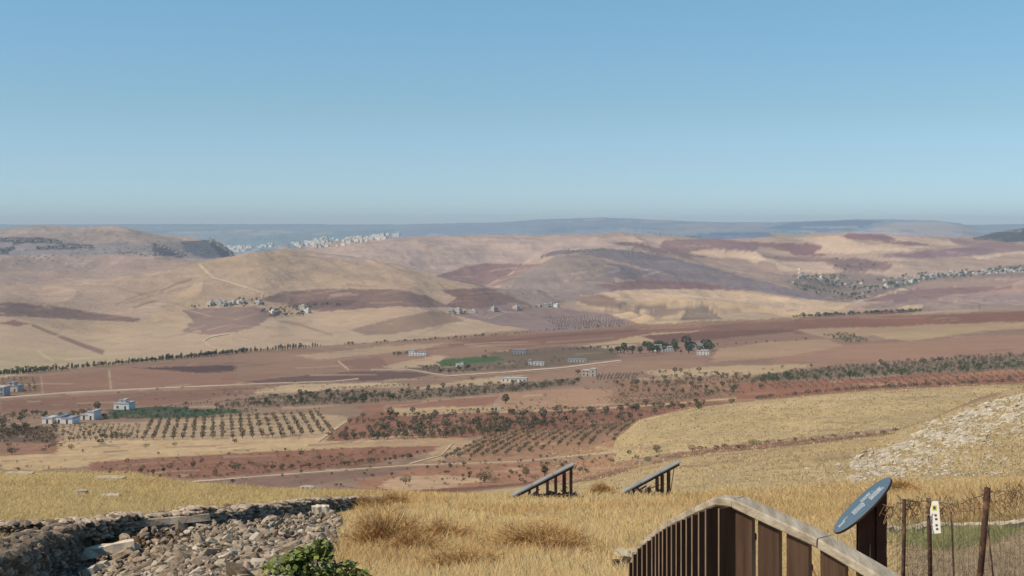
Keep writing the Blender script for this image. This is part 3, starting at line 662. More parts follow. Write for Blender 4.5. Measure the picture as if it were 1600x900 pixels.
# left orchard: rows that slant down to the right
for j in range(20):
    xt = 238 + j * 13.6; vt = 658 - j * .62; xb = xt - 14 + j * 1.9; vb = 686 - j * .3 - (j > 12) * (j - 12) * .8
    for q in range(7): plant(xt + (xb - xt) * q / 6 + rng.normal() * .6, vt + (vb - vt) * q / 6 + 2, 8.4 + q * .3 + rng.normal(), 'olive', i1)
grid([(95, 685), (215, 687), (225, 664), (95, 666)], 5, 15, 7, 'olive', i1, 1.5)
row([(100, 690), (160, 688), (215, 686)], 15, 8.5, 'olive', i1)
scat([(300, 690), (540, 676), (520, 684), (220, 700)], 16, 6, 'dryshrub', i1)
row([(300, 655), (400, 648), (500, 641)], 24, 4, 'olive', i1)
scat([(-20, 668), (88, 668), (88, 692), (-20, 694)], 110, 7.5, ['olive', 'dryshrub'], i15)
# slanting rows, middle
for j in range(15):
    s = j / 14; b = np.array([697 + 262 * s, 717 - 26 * s ** 1.3]); t = np.array([775 + 222 * s, 681 - 22 * s]); m_ = (b + t) / 2 + np.array([-9 * s - 2, -2.5])
    n = int(27 - 6 * s)
    for q in range(n):
        a = q / (n - 1); p = (1-a)**2 * b + 2*a*(1-a) * m_ + a*a * t
        if rng.random() > .05 + .25 * s * (a < .5): plant(p[0] + rng.normal() * .8, p[1] + rng.normal() * .3, 7.6 - 1.4 * a + rng.normal() * .8, 'olive', i2)
# red field
scat([(545, 656), (640, 645), (800, 644), (860, 652), (870, 672), (730, 684), (530, 688)], 260, 7.2, ['olive', 'shrub', 'olive'], i3)
scat([(690, 668), (800, 655), (880, 665), (800, 678), (720, 684), (560, 688), (510, 690), (530, 676)], 240, 7.6, 'olive', i3)
scat([(800, 648), (1000, 635), (1130, 630), (1000, 655), (900, 668), (800, 672)], 130, 8, 'olive', i3)
row([(800, 656), (900, 649), (1010, 642), (1120, 637), (1140, 633)], 15, 11, 'olive', i3)
# dark belt
scat([(400, 622), (480, 614), (600, 614), (700, 606), (800, 601), (905, 592), (905, 602), (800, 613), (700, 623), (600, 629), (500, 634), (330, 640)], 700, 5.4, ['olive', 'olive', 'shrub', 'round'], i4)
scat([(-20, 650), (150, 645), (170, 655), (60, 658), (-20, 668)], 90, 7, ['olive', 'round'], i4)
scat([(160, 646), (250, 642), (420, 642), (300, 654), (160, 656)], 120, 5, 'green', i4)
row([(240, 640), (330, 630), (420, 626)], 40, 5, 'olive', i4); grid([(520, 610), (640, 604), (640, 600), (520, 606)], 2, 20, 4, 'shrub', i4)
row([(760, 642), (700, 644), (790, 640), (930, 640)], 44, 4.5, 'green', i4)
for j in range(7): row([(1190 - j * 2, 590 + j * 1.1), (1300, 576 + j * 2.0), (1450, 564 + j * 2.8), (1640, 552 + j * 3.4)], 66, 5.8 + j * .1, ['olive', 'round'][j % 3 == 1], i4, .7, .22)
scat([(1150, 596), (1300, 588), (1450, 580), (1640, 568), (1640, 575), (1450, 586), (1300, 594), (1180, 600)], 120, 6.5, 'green', i4)
# red soil above the golden slope
for j in range(34):
    x0 = 1195 + j * 13; v0 = 599 - j * .60
    for q in range(5): plant(x0 + q * 4.5 + rng.normal(), v0 + q * 2.6, 4.6 + .5 * q + rng.normal() * .6, 'dryshrub' if rng.random() < .5 else 'olive', i5)
row([(1180, 624), (1330, 609), (1450, 603), (1640, 594)], 90, 6.5, 'shrub', i5)
scat([(960, 598), (1100, 586), (1340, 590), (1200, 604), (1150, 620), (970, 625)], 300, 5.6, ['olive', 'dryshrub', 'olive'], i5)
grid([(955, 634), (1090, 626), (1080, 615), (940, 622)], 4, 20, 4.2, 'olive', i5, .8)
grid([(1030, 628), (1130, 622), (1120, 612), (1010, 616)], 4, 16, 4.2, 'olive', i5, .8)
grid([(930, 595), (994, 594), (1000, 583), (934, 584)], 6, 12, 3.6, 'round', i5, .6, 0)
scat([(1000, 590), (1150, 578), (1280, 574), (1200, 584), (1080, 592)], 28, 6, ['olive', 'shrub'], i5)
row([(1005, 585), (1090, 582)], 8, 8, 'olive', i5)
# foreground fields
scat([(150, 736), (300, 716), (500, 704), (640, 694), (640, 714), (560, 728), (300, 748)], 150, 5, ['dryshrub', 'dryshrub', 'shrub'], i6)
row([(420, 735), (520, 728), (640, 717)], 50, 7, 'olive', i6, 2); row([(300, 748), (420, 738)], 14, 5, 'dryshrub', i6)
row([(170, 742), (260, 738), (300, 734)], 7, 9, 'round', i6, 3)
scat([(640, 740), (700, 724), (860, 720), (1000, 710), (1000, 722), (860, 752), (700, 762)], 90, 5, ['dryshrub', 'shrub', 'round'], i7)
for u_, v_, h_ in [(668, 733, 7), (683, 733, 7), (704, 732, 8), (725, 728, 8), (1182 - 400, 0, 0)][:4] + [(833, 722, 6), (845, 716, 7), (855, 716, 6), (867, 722, 6), (800, 742, 8), (812, 747, 7)]: plant(u_, v_, h_, 'round', i7)
scat([(-20, 695), (100, 692), (220, 692), (180, 704), (60, 712), (-20, 710)], 26, 6, ['dryshrub', 'shrub'], i6)
scat([(0, 720), (200, 712), (560, 700), (860, 700), (1000, 712), (700, 764), (560, 772), (300, 750), (0, 734)], 260, 4, ['dryshrub', 'shrub', 'round'], i7)
scat([(0, 640), (300, 600), (900, 585), (1200, 580), (1150, 625), (900, 640), (500, 640)], 200, 3.6, ['dryshrub', 'shrub', 'olive'], i14)
# red strip between the golden slopes
row([(990, 720), (1100, 703), (1240, 690), (1400, 676)], 22, 6, 'dryshrub', i13, 2.5, .5)
# windbreaks
row([(-20, 588), (60, 582), (100, 577), (200, 568), (300, 559), (385, 551), (500, 543)], 190, 7.5, ['conifer', 'round'][0], i8, .8)
row([(190, 569), (385, 551)], 110, 5.5, 'round', i8); row([(-20, 588), (60, 583), (190, 569)], 70, 5, 'round', i8)
row([(540, 540), (690, 531), (780, 525), (850, 518), (970, 511)], 90, 4.2, 'round', i8, .8)
row([(1240, 497), (1300, 494), (1360, 491), (1438, 487)], 130, 5, 'round', i8, .5); row([(1440, 487), (1530, 483)], 9, 3, 'conifer', i8)
scat([(-20, 586), (70, 574), (92, 578), (20, 586)], 70, 5, 'green', i8)
grid([(0, 616), (60, 614), (55, 590), (-10, 592)], 7, 7, 5, 'olive', i8, .8)
# far orchards
grid([(872, 513), (985, 508), (950, 492), (845, 497)], 8, 26, 3.0, 'round', i9, .6, .02)
scat([(1285, 524), (1330, 521), (1362, 534), (1325, 537)], 110, 3.4, 'green', i9)
# farmstead and farm plots
scat([(952, 553), (1000, 553), (1110, 552), (1120, 545), (1060, 541), (960, 545)], 55, 11, ['pine', 'green', 'round'], i11)
for u_, v_, h_ in [(975, 553, 20), (988, 553, 15), (965, 552, 12), (1108, 548, 19), (1072, 548, 18), (1031, 546, 16), (1055, 549, 15)]: plant(u_, v_, h_, 'conifer' if u_ == 1072 else 'pine', i11)
row([(898, 546), (955, 545)], 16, 4.5, 'round', i11); row([(1120, 540), (1170, 538), (1260, 531)], 10, 3.5, 'round', i11)
scat([(620, 576), (700, 570), (790, 576), (700, 584)], 90, 4.5, ['olive', 'round'], i14); scat([(700, 570), (760, 566), (860, 560), (900, 562), (800, 578)], 46, 4, ['round', 'dryshrub'], i14)
row([(616, 556), (640, 554)], 10, 5, 'round', i14); row([(760, 552), (850, 549), (930, 547)], 14, 4, 'round', i14)
# villages
scat([(290, 482), (330, 474), (400, 466), (415, 478), (340, 482)], 45, 4.2, 'round', i12); scat([(400, 486), (470, 478), (480, 492), (430, 500), (420, 492)], 80, 4.0, ['round', 'shrub'], i12)
scat([(470, 478), (550, 470), (530, 478), (480, 484)], 26, 3, 'shrub', i12)
scat([(690, 492), (720, 486), (740, 492)], 10, 3.5, 'round', i12); row([(795, 486), (868, 477)], 16, 3, 'round', i12)
scat([(1230, 434), (1300, 428), (1350, 440), (1420, 430), (1620, 416), (1620, 424), (1440, 436), (1360, 462), (1340, 470), (1290, 452)], 330, 3.8, 'round', i10)
scat([(1400, 438), (1620, 416), (1620, 424), (1440, 440)], 120, 3.6, 'round', i10)
scat([(1225, 440), (1300, 452), (1350, 464), (1320, 472), (1260, 456)], 60, 3.2, ['shrub', 'round'], i10); scat([(1300, 404), (1400, 410), (1350, 424), (1300, 420)], 30, 3, 'shrub', i10)
row([(1010, 364), (1050, 368), (1100, 372)], 40, 2.2, 'round', i8); row([(1205, 363), (1272, 366)], 36, 2.0, 'round', i8)

bykind = {}
for it in items: bykind.setdefault(it[4][0], []).append(it)
def place(it):
    h, u, v, kd, info = it; p = hit(u, v); return p, max(h, 1.5) / F * p.y
rest = {}
for nm_, L in bykind.items():
    L.sort(key=lambda t_: -t_[0])
    lim = 292
    for k_, it in enumerate(L):
        p, H = place(it); kd = it[3]
        pr = PROTO[kd][int(rng.integers(4))]
        if k_ < lim:
            o = bpy.data.objects.new(nm_, pr[0]); o.location = p; o.scale = (H * rng.uniform(.9, 1.25), H * rng.uniform(.9, 1.25), H)
            o.rotation_euler = (0, 0, rng.uniform(0, 6.28)); tag(link(o), it[4][1], it[4][2], it[4][3])
        else: rest.setdefault(nm_, []).append((p, H, kd, pr))
for nm_, L in rest.items():
    Vs = []; Fs = []; Ms = []; off = 0; mats = [M_olive, M_dark, M_green, M_dry, M_bark]
    for p, H, kd, pr in L:
        V, Fq, mi = pr[1], pr[2], pr[3]; keep = np.r_[np.arange(0, KIND[kd][0], 2), np.arange(KIND[kd][0], len(Fq))] if H / p.y * F < 7 else np.arange(len(Fq))
        q = rng.uniform(0, 6.28); c_, s_ = math.cos(q), math.sin(q); sx_ = H * rng.uniform(.9, 1.3)
        X = (V[:, 0] * c_ - V[:, 1] * s_) * sx_ + p.x; Y = (V[:, 0] * s_ + V[:, 1] * c_) * sx_ + p.y
        Vs.append(np.stack([X, Y, V[:, 2] * H + p.z], 1)); Fs.append(Fq[keep] + off); off += len(V)
        Ms.append(np.where(mi[keep] == 1, 4, mats.index(KIND[kd][7])))
    me = mesh_np(nm_ + '_mass', np.vstack(Vs), np.vstack(Fs), mats, np.concatenate(Ms))
    nm2 = {'olive_tree': 'distant_olive_trees', 'shrub': 'distant_shrubs', 'windbreak_tree': 'distant_windbreak_trees', 'village_tree': 'distant_village_trees', 'farm_tree': 'distant_farm_trees'}[nm_]
    tag(link(bpy.data.objects.new(nm2, me)), {'olive_tree': 'countless small olive trees filling the orchards and the dark belts of the valley', 'shrub': 'countless low shrubs dotted over the red fields',
        'windbreak_tree': 'distant dark trees along the field edges at the foot of the hills', 'village_tree': 'distant dark trees among the far village houses', 'farm_tree': 'distant trees round the farmstead'}[nm_], 'trees' if nm_ != 'shrub' else 'shrubs', kind='stuff')

# trees that stand out by themselves
def lone_tree(u, v, h, wd, mt, label, seed, name='round_tree', n=420, cz=.54, rz=.46, th=.4, leaf=.045):
    p = hit(u, v); H = h / F * p.y; t_ = empty(name, p, rng.uniform(0, 6)); tag(t_, label, 'tree' if 'shrub' not in name and 'bush' not in name else 'shrub')
    V, Fq = crown_arrays(seed, n, wd / h * .56, rz, cz, leaf, .45); o = link(bpy.data.objects.new('crown', mesh_np('crown', V * H, Fq, [mt])), t_)
    tv, tf = trunk_arrays(th, .04, 6, True, seed); link(bpy.data.objects.new('trunk', mesh_np('trunk', tv * H, tf, [M_bark])), t_)
for a in [(634, 757, 15, 22, M_dark, 'dark round tree alone on pale sandy ground beyond the end of the stone wall', 1),
          (757, 754, 20, 32, M_green, 'bright green bushy tree on the sandy ground left of the tilted panels', 2, 'green_tree'),
          (775, 754, 9, 20, M_olive, 'low grey bush touching the right side of the bright green tree', 3, 'low_bush'),
          (610, 651, 16, 15, M_dark, 'dark upright tree standing on the straw strip above the red field', 4),
          (553, 630, 14, 20, M_dark, 'left one of two dark round trees standing close together in the dark belt', 5),
          (568, 629, 15, 18, M_dark, 'right one of two dark round trees standing close together in the dark belt', 6),
          (790, 631, 18, 14, M_dark, 'dark tall tree with a tattered crown beside the small white pillar hut', 7),
          (152, 641, 15, 15, M_dark, 'dark round tree behind and left of the two storey white house', 8),
          (19, 711, 13, 18, M_olive, 'dull olive tree casting a shadow at the far left on reddish ground', 9),
          (111, 703, 10, 14, M_olive, 'olive tree on pale ground right of the far left one', 10),
          (228, 700, 8, 18, M_green, 'green low bush under the straight olive rows', 11, 'low_bush'),
          (368, 735, 14, 26, M_green, 'green bush on the red field beyond the dry meadow', 12, 'green_bush'),
          (404, 733, 11, 28, M_olive, 'grey-green spreading bush just right of the green one on the red field', 13, 'grey_bush'),
          (822, 745, 16, 17, M_olive, 'olive tree on the red slope, behind the raised end of the left tilted panel', 14),
          (851, 743, 18, 13, M_green, 'narrow green tree on the red slope directly above the left tilted panel', 15),
          (836, 750, 10, 22, M_olive, 'low spreading grey bush between the two trees above the left panel', 16, 'low_bush'),
          (1026, 707, 14, 16, M_olive, 'olive tree at the left end of the red strip between the golden slopes', 17),
          (983, 711, 9, 11, M_dark, 'small dark bush above the right tilted panel on the red strip', 18, 'dark_bush'),
          (1082, 706, 12, 20, M_dry, 'brownish thin tree on the red strip between the golden slopes', 19),
          (1012, 722, 10, 16, M_green, 'green low bush on the red strip straight above the right panel', 20, 'low_bush'),
          (1132, 701, 10, 14, M_dry, 'rusty brown small tree on the red strip midway along it', 21),
          (1178, 696, 11, 24, M_green, 'bright green wide bush on the red strip between the golden slopes', 22, 'green_bush'),
          (1160, 700, 7, 12, M_dry, 'brown bush on the red strip just left of the bright green wide bush', 23, 'brown_bush'),
          (1357, 682, 7, 16, M_dry, 'flat rusty bush near the right end of the red strip', 24, 'rusty_bush'),
          (1380, 680, 9, 13, M_dry, 'round rusty bush at the right end of the red strip beside the rocks', 25, 'rusty_bush'),
          (1146, 612, 12, 14, M_green, 'green round tree above the crest of the golden slope in open red ground', 26),
          (1092, 641, 13, 13, M_olive, 'tall olive tree near the tip of the golden slope crest', 27),
          (903, 585, 9, 10, M_dark, 'dark round tree left of the pale two storey house', 28),
          (875, 637, 6, 11, M_dark, 'dark flat bush on the green hedge line in the valley middle', 29, 'dark_bush'),
          (757, 561, 8, 12, M_dark, 'dark round tree at the right end of the small green field', 30)]:
    if a[0] == 0: continue
    lone_tree(*a)

# ------------------------------------------------------------------ buildings
M_white = ramp_mat('white_plaster', (.68, .67, .64), (.80, .79, .76), scale=.5, bump=.1)
M_cream = ramp_mat('cream_plaster', (.46, .42, .36), (.58, .54, .47), scale=.5, bump=.1)
M_roof = ramp_mat('flat_roof', (.42, .41, .40), (.56, .54, .52), scale=.6, bump=.1)
M_blue = ramp_mat('blue_sheet', (.26, .30, .36), (.36, .40, .44), scale=.4, bump=.05, rough=.5)
M_win = ramp_mat('dark_window', (.05, .055, .06), (.09, .09, .095), scale=1, bump=0, rough=.25)
def house(name, label, u, v, blocks, mt, cat='house', yaw=-.15, depth=9.0, roofm=None):
    """blocks: (x0, x1, z0, z1, depth factor) in picture pixels from the base point; each block > wall, roof; windows on the near side"""
    p = hit(u, v); k_ = p.y / F; t_ = empty(name, p, yaw); tag(t_, label, cat)
    for (x0, x1, z0, z1, df) in blocks:
        X0, X1, Z0, Z1 = x0 * k_, x1 * k_, z0 * k_ - (1.2 if z0 == 0 else 0), z1 * k_; Dp = depth * df
        wl_ = MB(); wl_.box(X0, X1, 0, Dp, Z0, Z1 - .35); wl_.build('wall', mt, t_)
        rf = MB(); e = .22
        rf.box(X0 - e, X1 + e, -e, Dp + e, Z1 - .348, Z1 - .12)
        for q in ((X0 - .1, X1 + .1, -.1, .12), (X0 - .1, X1 + .1, Dp - .12, Dp + .1), (X0 - .1, X0 + .12, .122, Dp - .122), (X1 - .12, X1 + .1, .122, Dp - .122)): rf.box(*q, Z1 - .119, Z1 + .35)
        rf.build('roof', roofm or M_roof, t_)
        nw = max(1, int((X1 - X0) / 3.6)); nf = max(1, int(round((Z1 - max(Z0, 0)) / 3.3)))
        for f_ in range(nf):
            zb = max(Z0, 0) + f_ * 3.2 + .9
            for q in range(nw):
                xc = X0 + (q + .5) * (X1 - X0) / nw
                wm = MB(); 
                if f_ == 0 and q == nw // 2 and z0 == 0: wm.box(xc - .55, xc + .55, -.06, .05, 0, 2.2); wm.build('door', M_win, t_)
                else:
                    wm.box(xc - .7, xc + .7, -.06, .05, zb, zb + 1.3); wo = wm.build('window', M_win, t_)
                    sm = MB(); sm.box(xc - .85, xc + .85, -.16, .04, zb - .14, zb - .003); sm.build('sill', mt, wo)
    return t_
house('white_house', 'leftmost long low white house of the group on the left plain', 74, 662, [(-9, 8, 0, 9, 1)], M_white)
house('white_house', 'low white house with a blue-grey flat annexe, second of the group on the left plain', 96, 662, [(-9, 0, 0, 11, 1), (.2, 18, 0, 9, .9)], M_white, roofm=M_blue)
house('white_house', 'white house with a raised middle block, in front of the dark round tree', 138, 656, [(-13, -2, 0, 8, 1), (-1.8, 9, 0, 13, 1)], M_white)
house('white_house', 'two storey white house with a smaller top floor above the green plantation', 190, 640, [(-13, 12, 0, 10, 1), (-4, 6, 10.4, 15, .7)], M_white)
house('farm_house', 'pale blue-grey house cut by the left edge of the photo, by the windbreak', 4, 619, [(-30, 2, 0, 14, 1)], M_blue)
house('farm_house', 'grey-blue flat shed beside the house at the left edge', 20, 612, [(-12, 8, 0, 9, 1), (-9, 2, 9.4, 14, .6)], M_cream, roofm=M_blue)
house('farm_house', 'white and blue-grey farm building on the plain behind the small green field', 652, 556, [(-14, -4, 0, 8, 1), (-3.8, 14, 0, 6, .8)], M_white, roofm=M_blue)
house('field_hut', 'tiny white hut beside the green field in the valley middle', 716, 573, [(-4, 3, 0, 5, .5), (4, 8, 0, 7, .4)], M_white, 'hut', depth=6)
house('pale_house', 'pale two storey house beside the small dark tree plot on the plain', 920, 588, [(-11, 1, 0, 9, 1), (1.2, 11, 0, 11.5, 1)], M_cream)
house('white_house', 'white house with openings in front, right of the farmstead trees', 1099, 555, [(-10, 9, 0, 6.5, .8), (-3, 8, 6.8, 8.6, .6)], M_white)
house('farmstead_house', 'white house half hidden in the farmstead trees', 1038, 549, [(-14, -4, 0, 10, .8), (-3.8, 14, 0, 7, 1)], M_white, yaw=.1)
house('farmstead_house', 'pale house with a blue-grey roof by the tall dark conifer of the farmstead', 1090, 545, [(-8, 9, 0, 7, 1)], M_cream, roofm=M_blue)
house('white_shed', 'long low white building with a high left end on the plain road', 838, 571, [(-12, -9, 0, 8, .6), (-8.8, 12, 0, 5, .6)], M_white, 'shed')
house('low_shed', 'long low shed beside the plain road, right of the one with a high end', 902, 566, [(-15, 14, 0, 5, .6)], M_cream, 'shed', roofm=M_blue)
house('blue_shed', 'dark blue-grey shed on the plain above the long white building', 812, 553, [(-10, 10, 0, 6.5, .7)], M_blue, 'shed', roofm=M_blue)
house('greenhouse_shed', 'long white greenhouse at the far edge of the dark belt', 803, 597, [(-20, 20, 0, 6, .8)], M_white, 'greenhouse')
house('pump_hut', 'small white pillar like hut at the hedge in the valley middle', 775, 642, [(-2.5, 2.5, 0, 9, .3)], M_white, 'hut', depth=5)
# small distant houses and towers: each its own object, walls with window slits and a roof block
def small_building(w_, d_, h_, floors, seed, roofb=True):
    g = random.Random(seed); mb = MB(); mb.box(-w_/2, w_/2, -d_/2, d_/2, -3, h_)
    mb.box(-w_/2 - .2, w_/2 + .2, -d_/2 - .2, d_/2 + .2, h_ + .002, h_ + .5, 1)
    if roofb: x = g.uniform(-.25, .05) * w_; mb.box(x, x + w_ * .35, -d_ * .2, d_ * .25, h_ + .502, h_ + 3.0)
    for f_ in range(floors):
        z = (f_ + .35) * h_ / floors; n = max(2, int(w_ / 4))
        for q in range(n):
            if g.random() < .12: continue
            x = -w_/2 + (q + .5) * w_ / n; mb.box(x - .7, x + .7, -d_/2 - .08, -d_/2 + .05, z, z + 1.3, 2)
            if q < max(2, int(d_ / 4)): y = -d_/2 + (q + .5) * d_ / max(2, int(d_ / 4)); mb.box(w_/2 - .05, w_/2 + .08, y - .6, y + .6, z, z + 1.3, 2)
    return mb
M_conc = ramp_mat('grey_plaster', (.34, .33, .31), (.44, .42, .40), scale=.5, bump=.1)
HM = [small_building(11 + (k_ % 4) * 2.5, 10, 4 + (k_ % 3) * 2.6, 1 + k_ % 3, k_).mesh('village_house', [[M_conc, M_cream, M_white, M_conc][k_ % 4], M_roof, M_win]) for k_ in range(8)]
TM = [small_building(22 + (k_ % 4) * 9, 17, 15 + (k_ % 5) * 3, 5 + k_ % 4, 40 + k_).mesh('apartment_block', [M_white if k_ % 4 else M_cream, M_roof, M_win]) for k_ in range(8)]
def village(pts, n, label, group, meshes, cat, name, spread=(3, 2), sc_=(.8, 1.2), yaw=1.0):
    p = np.array(pts, float); L = np.r_[0, np.cumsum(np.linalg.norm(np.diff(p, axis=0), axis=1))]
    for k_ in range(n):
        t_ = rng.uniform(0, L[-1]); q = hit(np.interp(t_, L, p[:, 0]) + rng.normal() * spread[0], np.interp(t_, L, p[:, 1]) + rng.normal() * spread[1])
        if name == 'apartment_block' and q.y < 7000: continue
        o = bpy.data.objects.new(name, meshes[int(rng.integers(len(meshes)))]); o.location = q; s_ = rng.uniform(*sc_); o.scale = (s_, s_, s_ * rng.uniform(.8, 1.15))
        o.rotation_euler = (0, 0, -.45 + rng.uniform(-yaw, yaw) * .5); tag(link(o), label, cat, group)
village([(330, 477), (372, 474), (395, 472), (412, 476)], 16, 'tiny pale house of the hamlet under the winding track', 'houses of the hamlet under the track', HM, 'house', 'village_house', (5, 1.2), (.7, 1.2))
village([(430, 490), (480, 486)], 5, 'tiny pale house among the shrubs below the hamlet', 'houses below the hamlet', HM, 'house', 'village_house', (4, 3))
village([(700, 490), (722, 488), (800, 485), (850, 478), (868, 478)], 12, 'tiny pale house on the spur in the middle distance', 'houses on the middle spur', HM, 'house', 'village_house', (3, .8), (.8, 1.3))
village([(1240, 432), (1300, 434), (1360, 446), (1400, 440)], 44, 'tiny pale house in the hollow of the far side valley', 'houses in the hollow at right', HM, 'house', 'village_house', (8, 4), (.6, 1.1))
village([(1400, 436), (1440, 434), (1500, 428), (1600, 422), (1640, 420)], 110, 'tiny pale house along the ridge street of the far village', 'houses of the ridge village at right', HM, 'house', 'village_house', (4, 2.2), (.7, 1.25))
village([(358, 392), (380, 390), (420, 389), (442, 386)], 84, 'white apartment block in the lower, left part of the distant city', 'apartment blocks in the left part of the distant city', TM, 'apartment block', 'apartment_block', (6, 2.6), (.5, .9), .5)
village([(440, 388), (470, 384), (500, 382), (520, 378)], 96, 'white apartment block in the middle part of the distant city', 'apartment blocks in the middle of the distant city', TM, 'apartment block', 'apartment_block', (6, 3.0), (.55, 1.05), .5)
village([(535, 378), (570, 375), (608, 371)], 70, 'tall white apartment block on the higher right end of the distant city', 'apartment blocks at the right end of the distant city', TM, 'apartment block', 'apartment_block', (6, 2.0), (.6, 1.05), .5)
# ------------------------------------------------------------------ stones
M_stone = ramp_mat('field_stone', (.19, .145, .105), (.46, .375, .28), scale=3.5, bump=.6, bscale=14, rnd=.18)
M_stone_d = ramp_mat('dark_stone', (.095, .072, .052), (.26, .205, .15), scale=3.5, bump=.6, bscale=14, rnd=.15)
M_warm = ramp_mat('warm_wall_stone', (.30, .235, .17), (.60, .50, .39), scale=3.5, bump=.6, bscale=14, rnd=.15)
M_pale = ramp_mat('limestone', (.36, .315, .24), (.56, .50, .41), scale=2.5, bump=.6, bscale=9, rnd=.15)
M_lime = ramp_mat('tan_limestone', (.34, .28, .19), (.50, .43, .32), scale=2.5, bump=.6, bscale=9)
M_slab = ramp_mat('pale_slab', (.52, .44, .33), (.68, .60, .47), scale=2.5, bump=.5, bscale=12)
import itertools
def ico():
    t = (1 + 5 ** .5) / 2; v = np.array([(-1,t,0),(1,t,0),(-1,-t,0),(1,-t,0),(0,-1,t),(0,1,t),(0,-1,-t),(0,1,-t),(t,0,-1),(t,0,1),(-t,0,-1),(-t,0,1)], float)
    f = np.array([(0,11,5),(0,5,1),(0,1,7),(0,7,10),(0,10,11),(1,5,9),(5,11,4),(11,10,2),(10,7,6),(7,1,8),(3,9,4),(3,4,2),(3,2,6),(3,6,8),(3,8,9),(4,9,5),(2,4,11),(6,2,10),(8,6,7),(9,8,1)])
    return v / np.linalg.norm(v[0]), f
IV, IF = ico()
def stone_arr(seed, boxy=.5):
    g = np.random.default_rng(seed); v = IV.copy()
    v = np.sign(v) * np.abs(v) ** (1 - boxy * .45)
    v *= g.uniform(.84, 1.12, (12, 1)); v += g.normal(0, .05, v.shape)
    q = g.uniform(0, 6.28); c_, s_ = math.cos(q), math.sin(q); v = v @ np.array([(c_, -s_, 0), (s_, c_, 0), (0, 0, 1)])
    return v / np.abs(v).max(0)
SA = [stone_arr(i) for i in range(14)]
def rotm(rx, ry, rz):
    return np.array(Matrix.Rotation(rz, 3, 'Z') @ Matrix.Rotation(ry, 3, 'Y') @ Matrix.Rotation(rx, 3, 'X'))
class Stones:
    """stones of one body: the largest become parts that share meshes, the rest one joined part"""
    def __init__(s): s.L = []
    def add(s, p, size, rot, var=None): s.L.append((tuple(p), tuple(size), tuple(rot), int(rng.integers(14)) if var is None else var))
    def build(s, parent, mats, part='stone', rest='small_stones', cap=290, top=False, label=None, cat=None, group=None, minpx=0):
        s.L.sort(key=lambda t: -(t[1][0] * t[1][1] * t[1][2]) ** (1/3) / t[0][1])
        me = [mesh_np(part, SA[i], IF, [mats[i % len(mats)]]) for i in range(14)]
        org = Vector((0, 0, 0)) if parent is None else parent.location
        for p, sz, r, i in s.L[:cap]:
            o = bpy.data.objects.new(part, me[i]); o.location = Vector(p) - org; o.scale = sz; o.rotation_euler = r; link(o, parent)
            if top: tag(o, label, cat, group)
        R_ = s.L[cap:]
        if R_:
            Vs = [ (SA[i] * np.array(sz)) @ rotm(*r).T + np.array(p) - np.array(org) for p, sz, r, i in R_]
            Fc = (IF[None] + (np.arange(len(R_)) * 12)[:, None, None]).reshape(-1, 3)
            mi = np.repeat([i % len(mats) for *_, i in R_], 20)
            o = bpy.data.objects.new(rest, mesh_np(rest, np.vstack(Vs), Fc, mats, mi)); link(o, parent); o['kind'] = 'stuff'
            return o
def W(u, v, d): return Vector(((u - 800) / F * d, d, -(v - HOR) / F * d))
def plane_z(x, y): return max(G(x, y), plane(y) - .03)
def dry_wall(name, label, path, hts, thick, sz, mats, courses, drop=0.0):
    """path: ground points; stones laid in uneven courses on both faces and the top"""
    t_ = empty(name, path[0]); tag(t_, label, 'stone wall'); S = Stones()
    P = [Vector(p) for p in path]
    for k_ in range(len(P) - 1):
        a, b = P[k_], P[k_+1]; L = (b - a).xy.length; dr = (b - a).xy.normalized(); nrm = Vector((dr.y, -dr.x)); ang = math.atan2(dr.y, dr.x)
        ps = 0.0
        for c in range(courses):
            x = rng.uniform(-.1, 0)
            while x < L:
                s = x / L; h = hts[k_] * (1 - s) + hts[k_+1] * s; hh = h * (.93 + .10 * math.sin(x * 1.3 + k_) * math.sin(x * .7)) 
                ln = sz * rng.uniform(.6, 1.5); z = -drop + (c + .5) * (h + drop) / courses
                if z < hh * 1.02:
                    for side in ((-1, 1) if z < hh * .8 else (-1, 0, 1)):
                        q = a.xy.lerp(b.xy, s) + nrm * (side * thick * .36 + rng.normal() * .025)
                        S.add((q.x, q.y, plane_z(q.x, q.y) + z + rng.normal() * .012), (ln * .56, thick * .30, (h + drop) / courses * rng.uniform(.5, .72)), (rng.normal() * .14, rng.normal() * .22, ang + rng.normal() * .2))
                x += ln
    # rubble fill so no light passes through
    mb = MB()
    for k_ in range(len(P) - 1):
        a, b = P[k_], P[k_+1]; n = 8; dr = (b - a).xy.normalized(); nr = Vector((dr.y, -dr.x)) * thick * .3
        for j in range(n):
            pts = []
            for s in (j / n, (j + 1) / n):
                q = a.xy.lerp(b.xy, s); h = (hts[k_] * (1 - s) + hts[k_+1] * s) * .78; g_ = plane_z(q.x, q.y)
                pts.append((q, h, g_))
            (q0, h0, g0), (q1, h1, g1) = pts
            mb.hexa([Vector((*(q0 + nr), g0 - .8)), Vector((*(q1 + nr), g1 - .8)), Vector((*(q1 - nr), g1 - .8)), Vector((*(q0 - nr), g0 - .8)),
                     Vector((*(q0 + nr), g0 + h0)), Vector((*(q1 + nr), g1 + h1)), Vector((*(q1 - nr), g1 + h1)), Vector((*(q0 - nr), g0 + h0))])
    o = mb.build('rubble_fill', M_stone_d, t_); o.location = -t_.location
    S.build(t_, mats); return t_
def gp(u, v):
    d = 1.6 / ((v - HOR) / F - .18); x = d * (u - 800) / F; return Vector((x, d, G(x, d)))
bw = [gp(-60, 842), gp(60, 843), gp(140, 840), gp(300, 827), (gp(400, 814)), gp(500, 800), gp(600, 787)]
dry_wall('stone_wall', 'long low dry stone wall of brown stones between the meadow and the rubble at left', bw, [.32, .33, .39, .48, .43, .38, .24], .48, .125, [M_warm, M_stone, M_warm, M_stone_d, M_warm], 6)
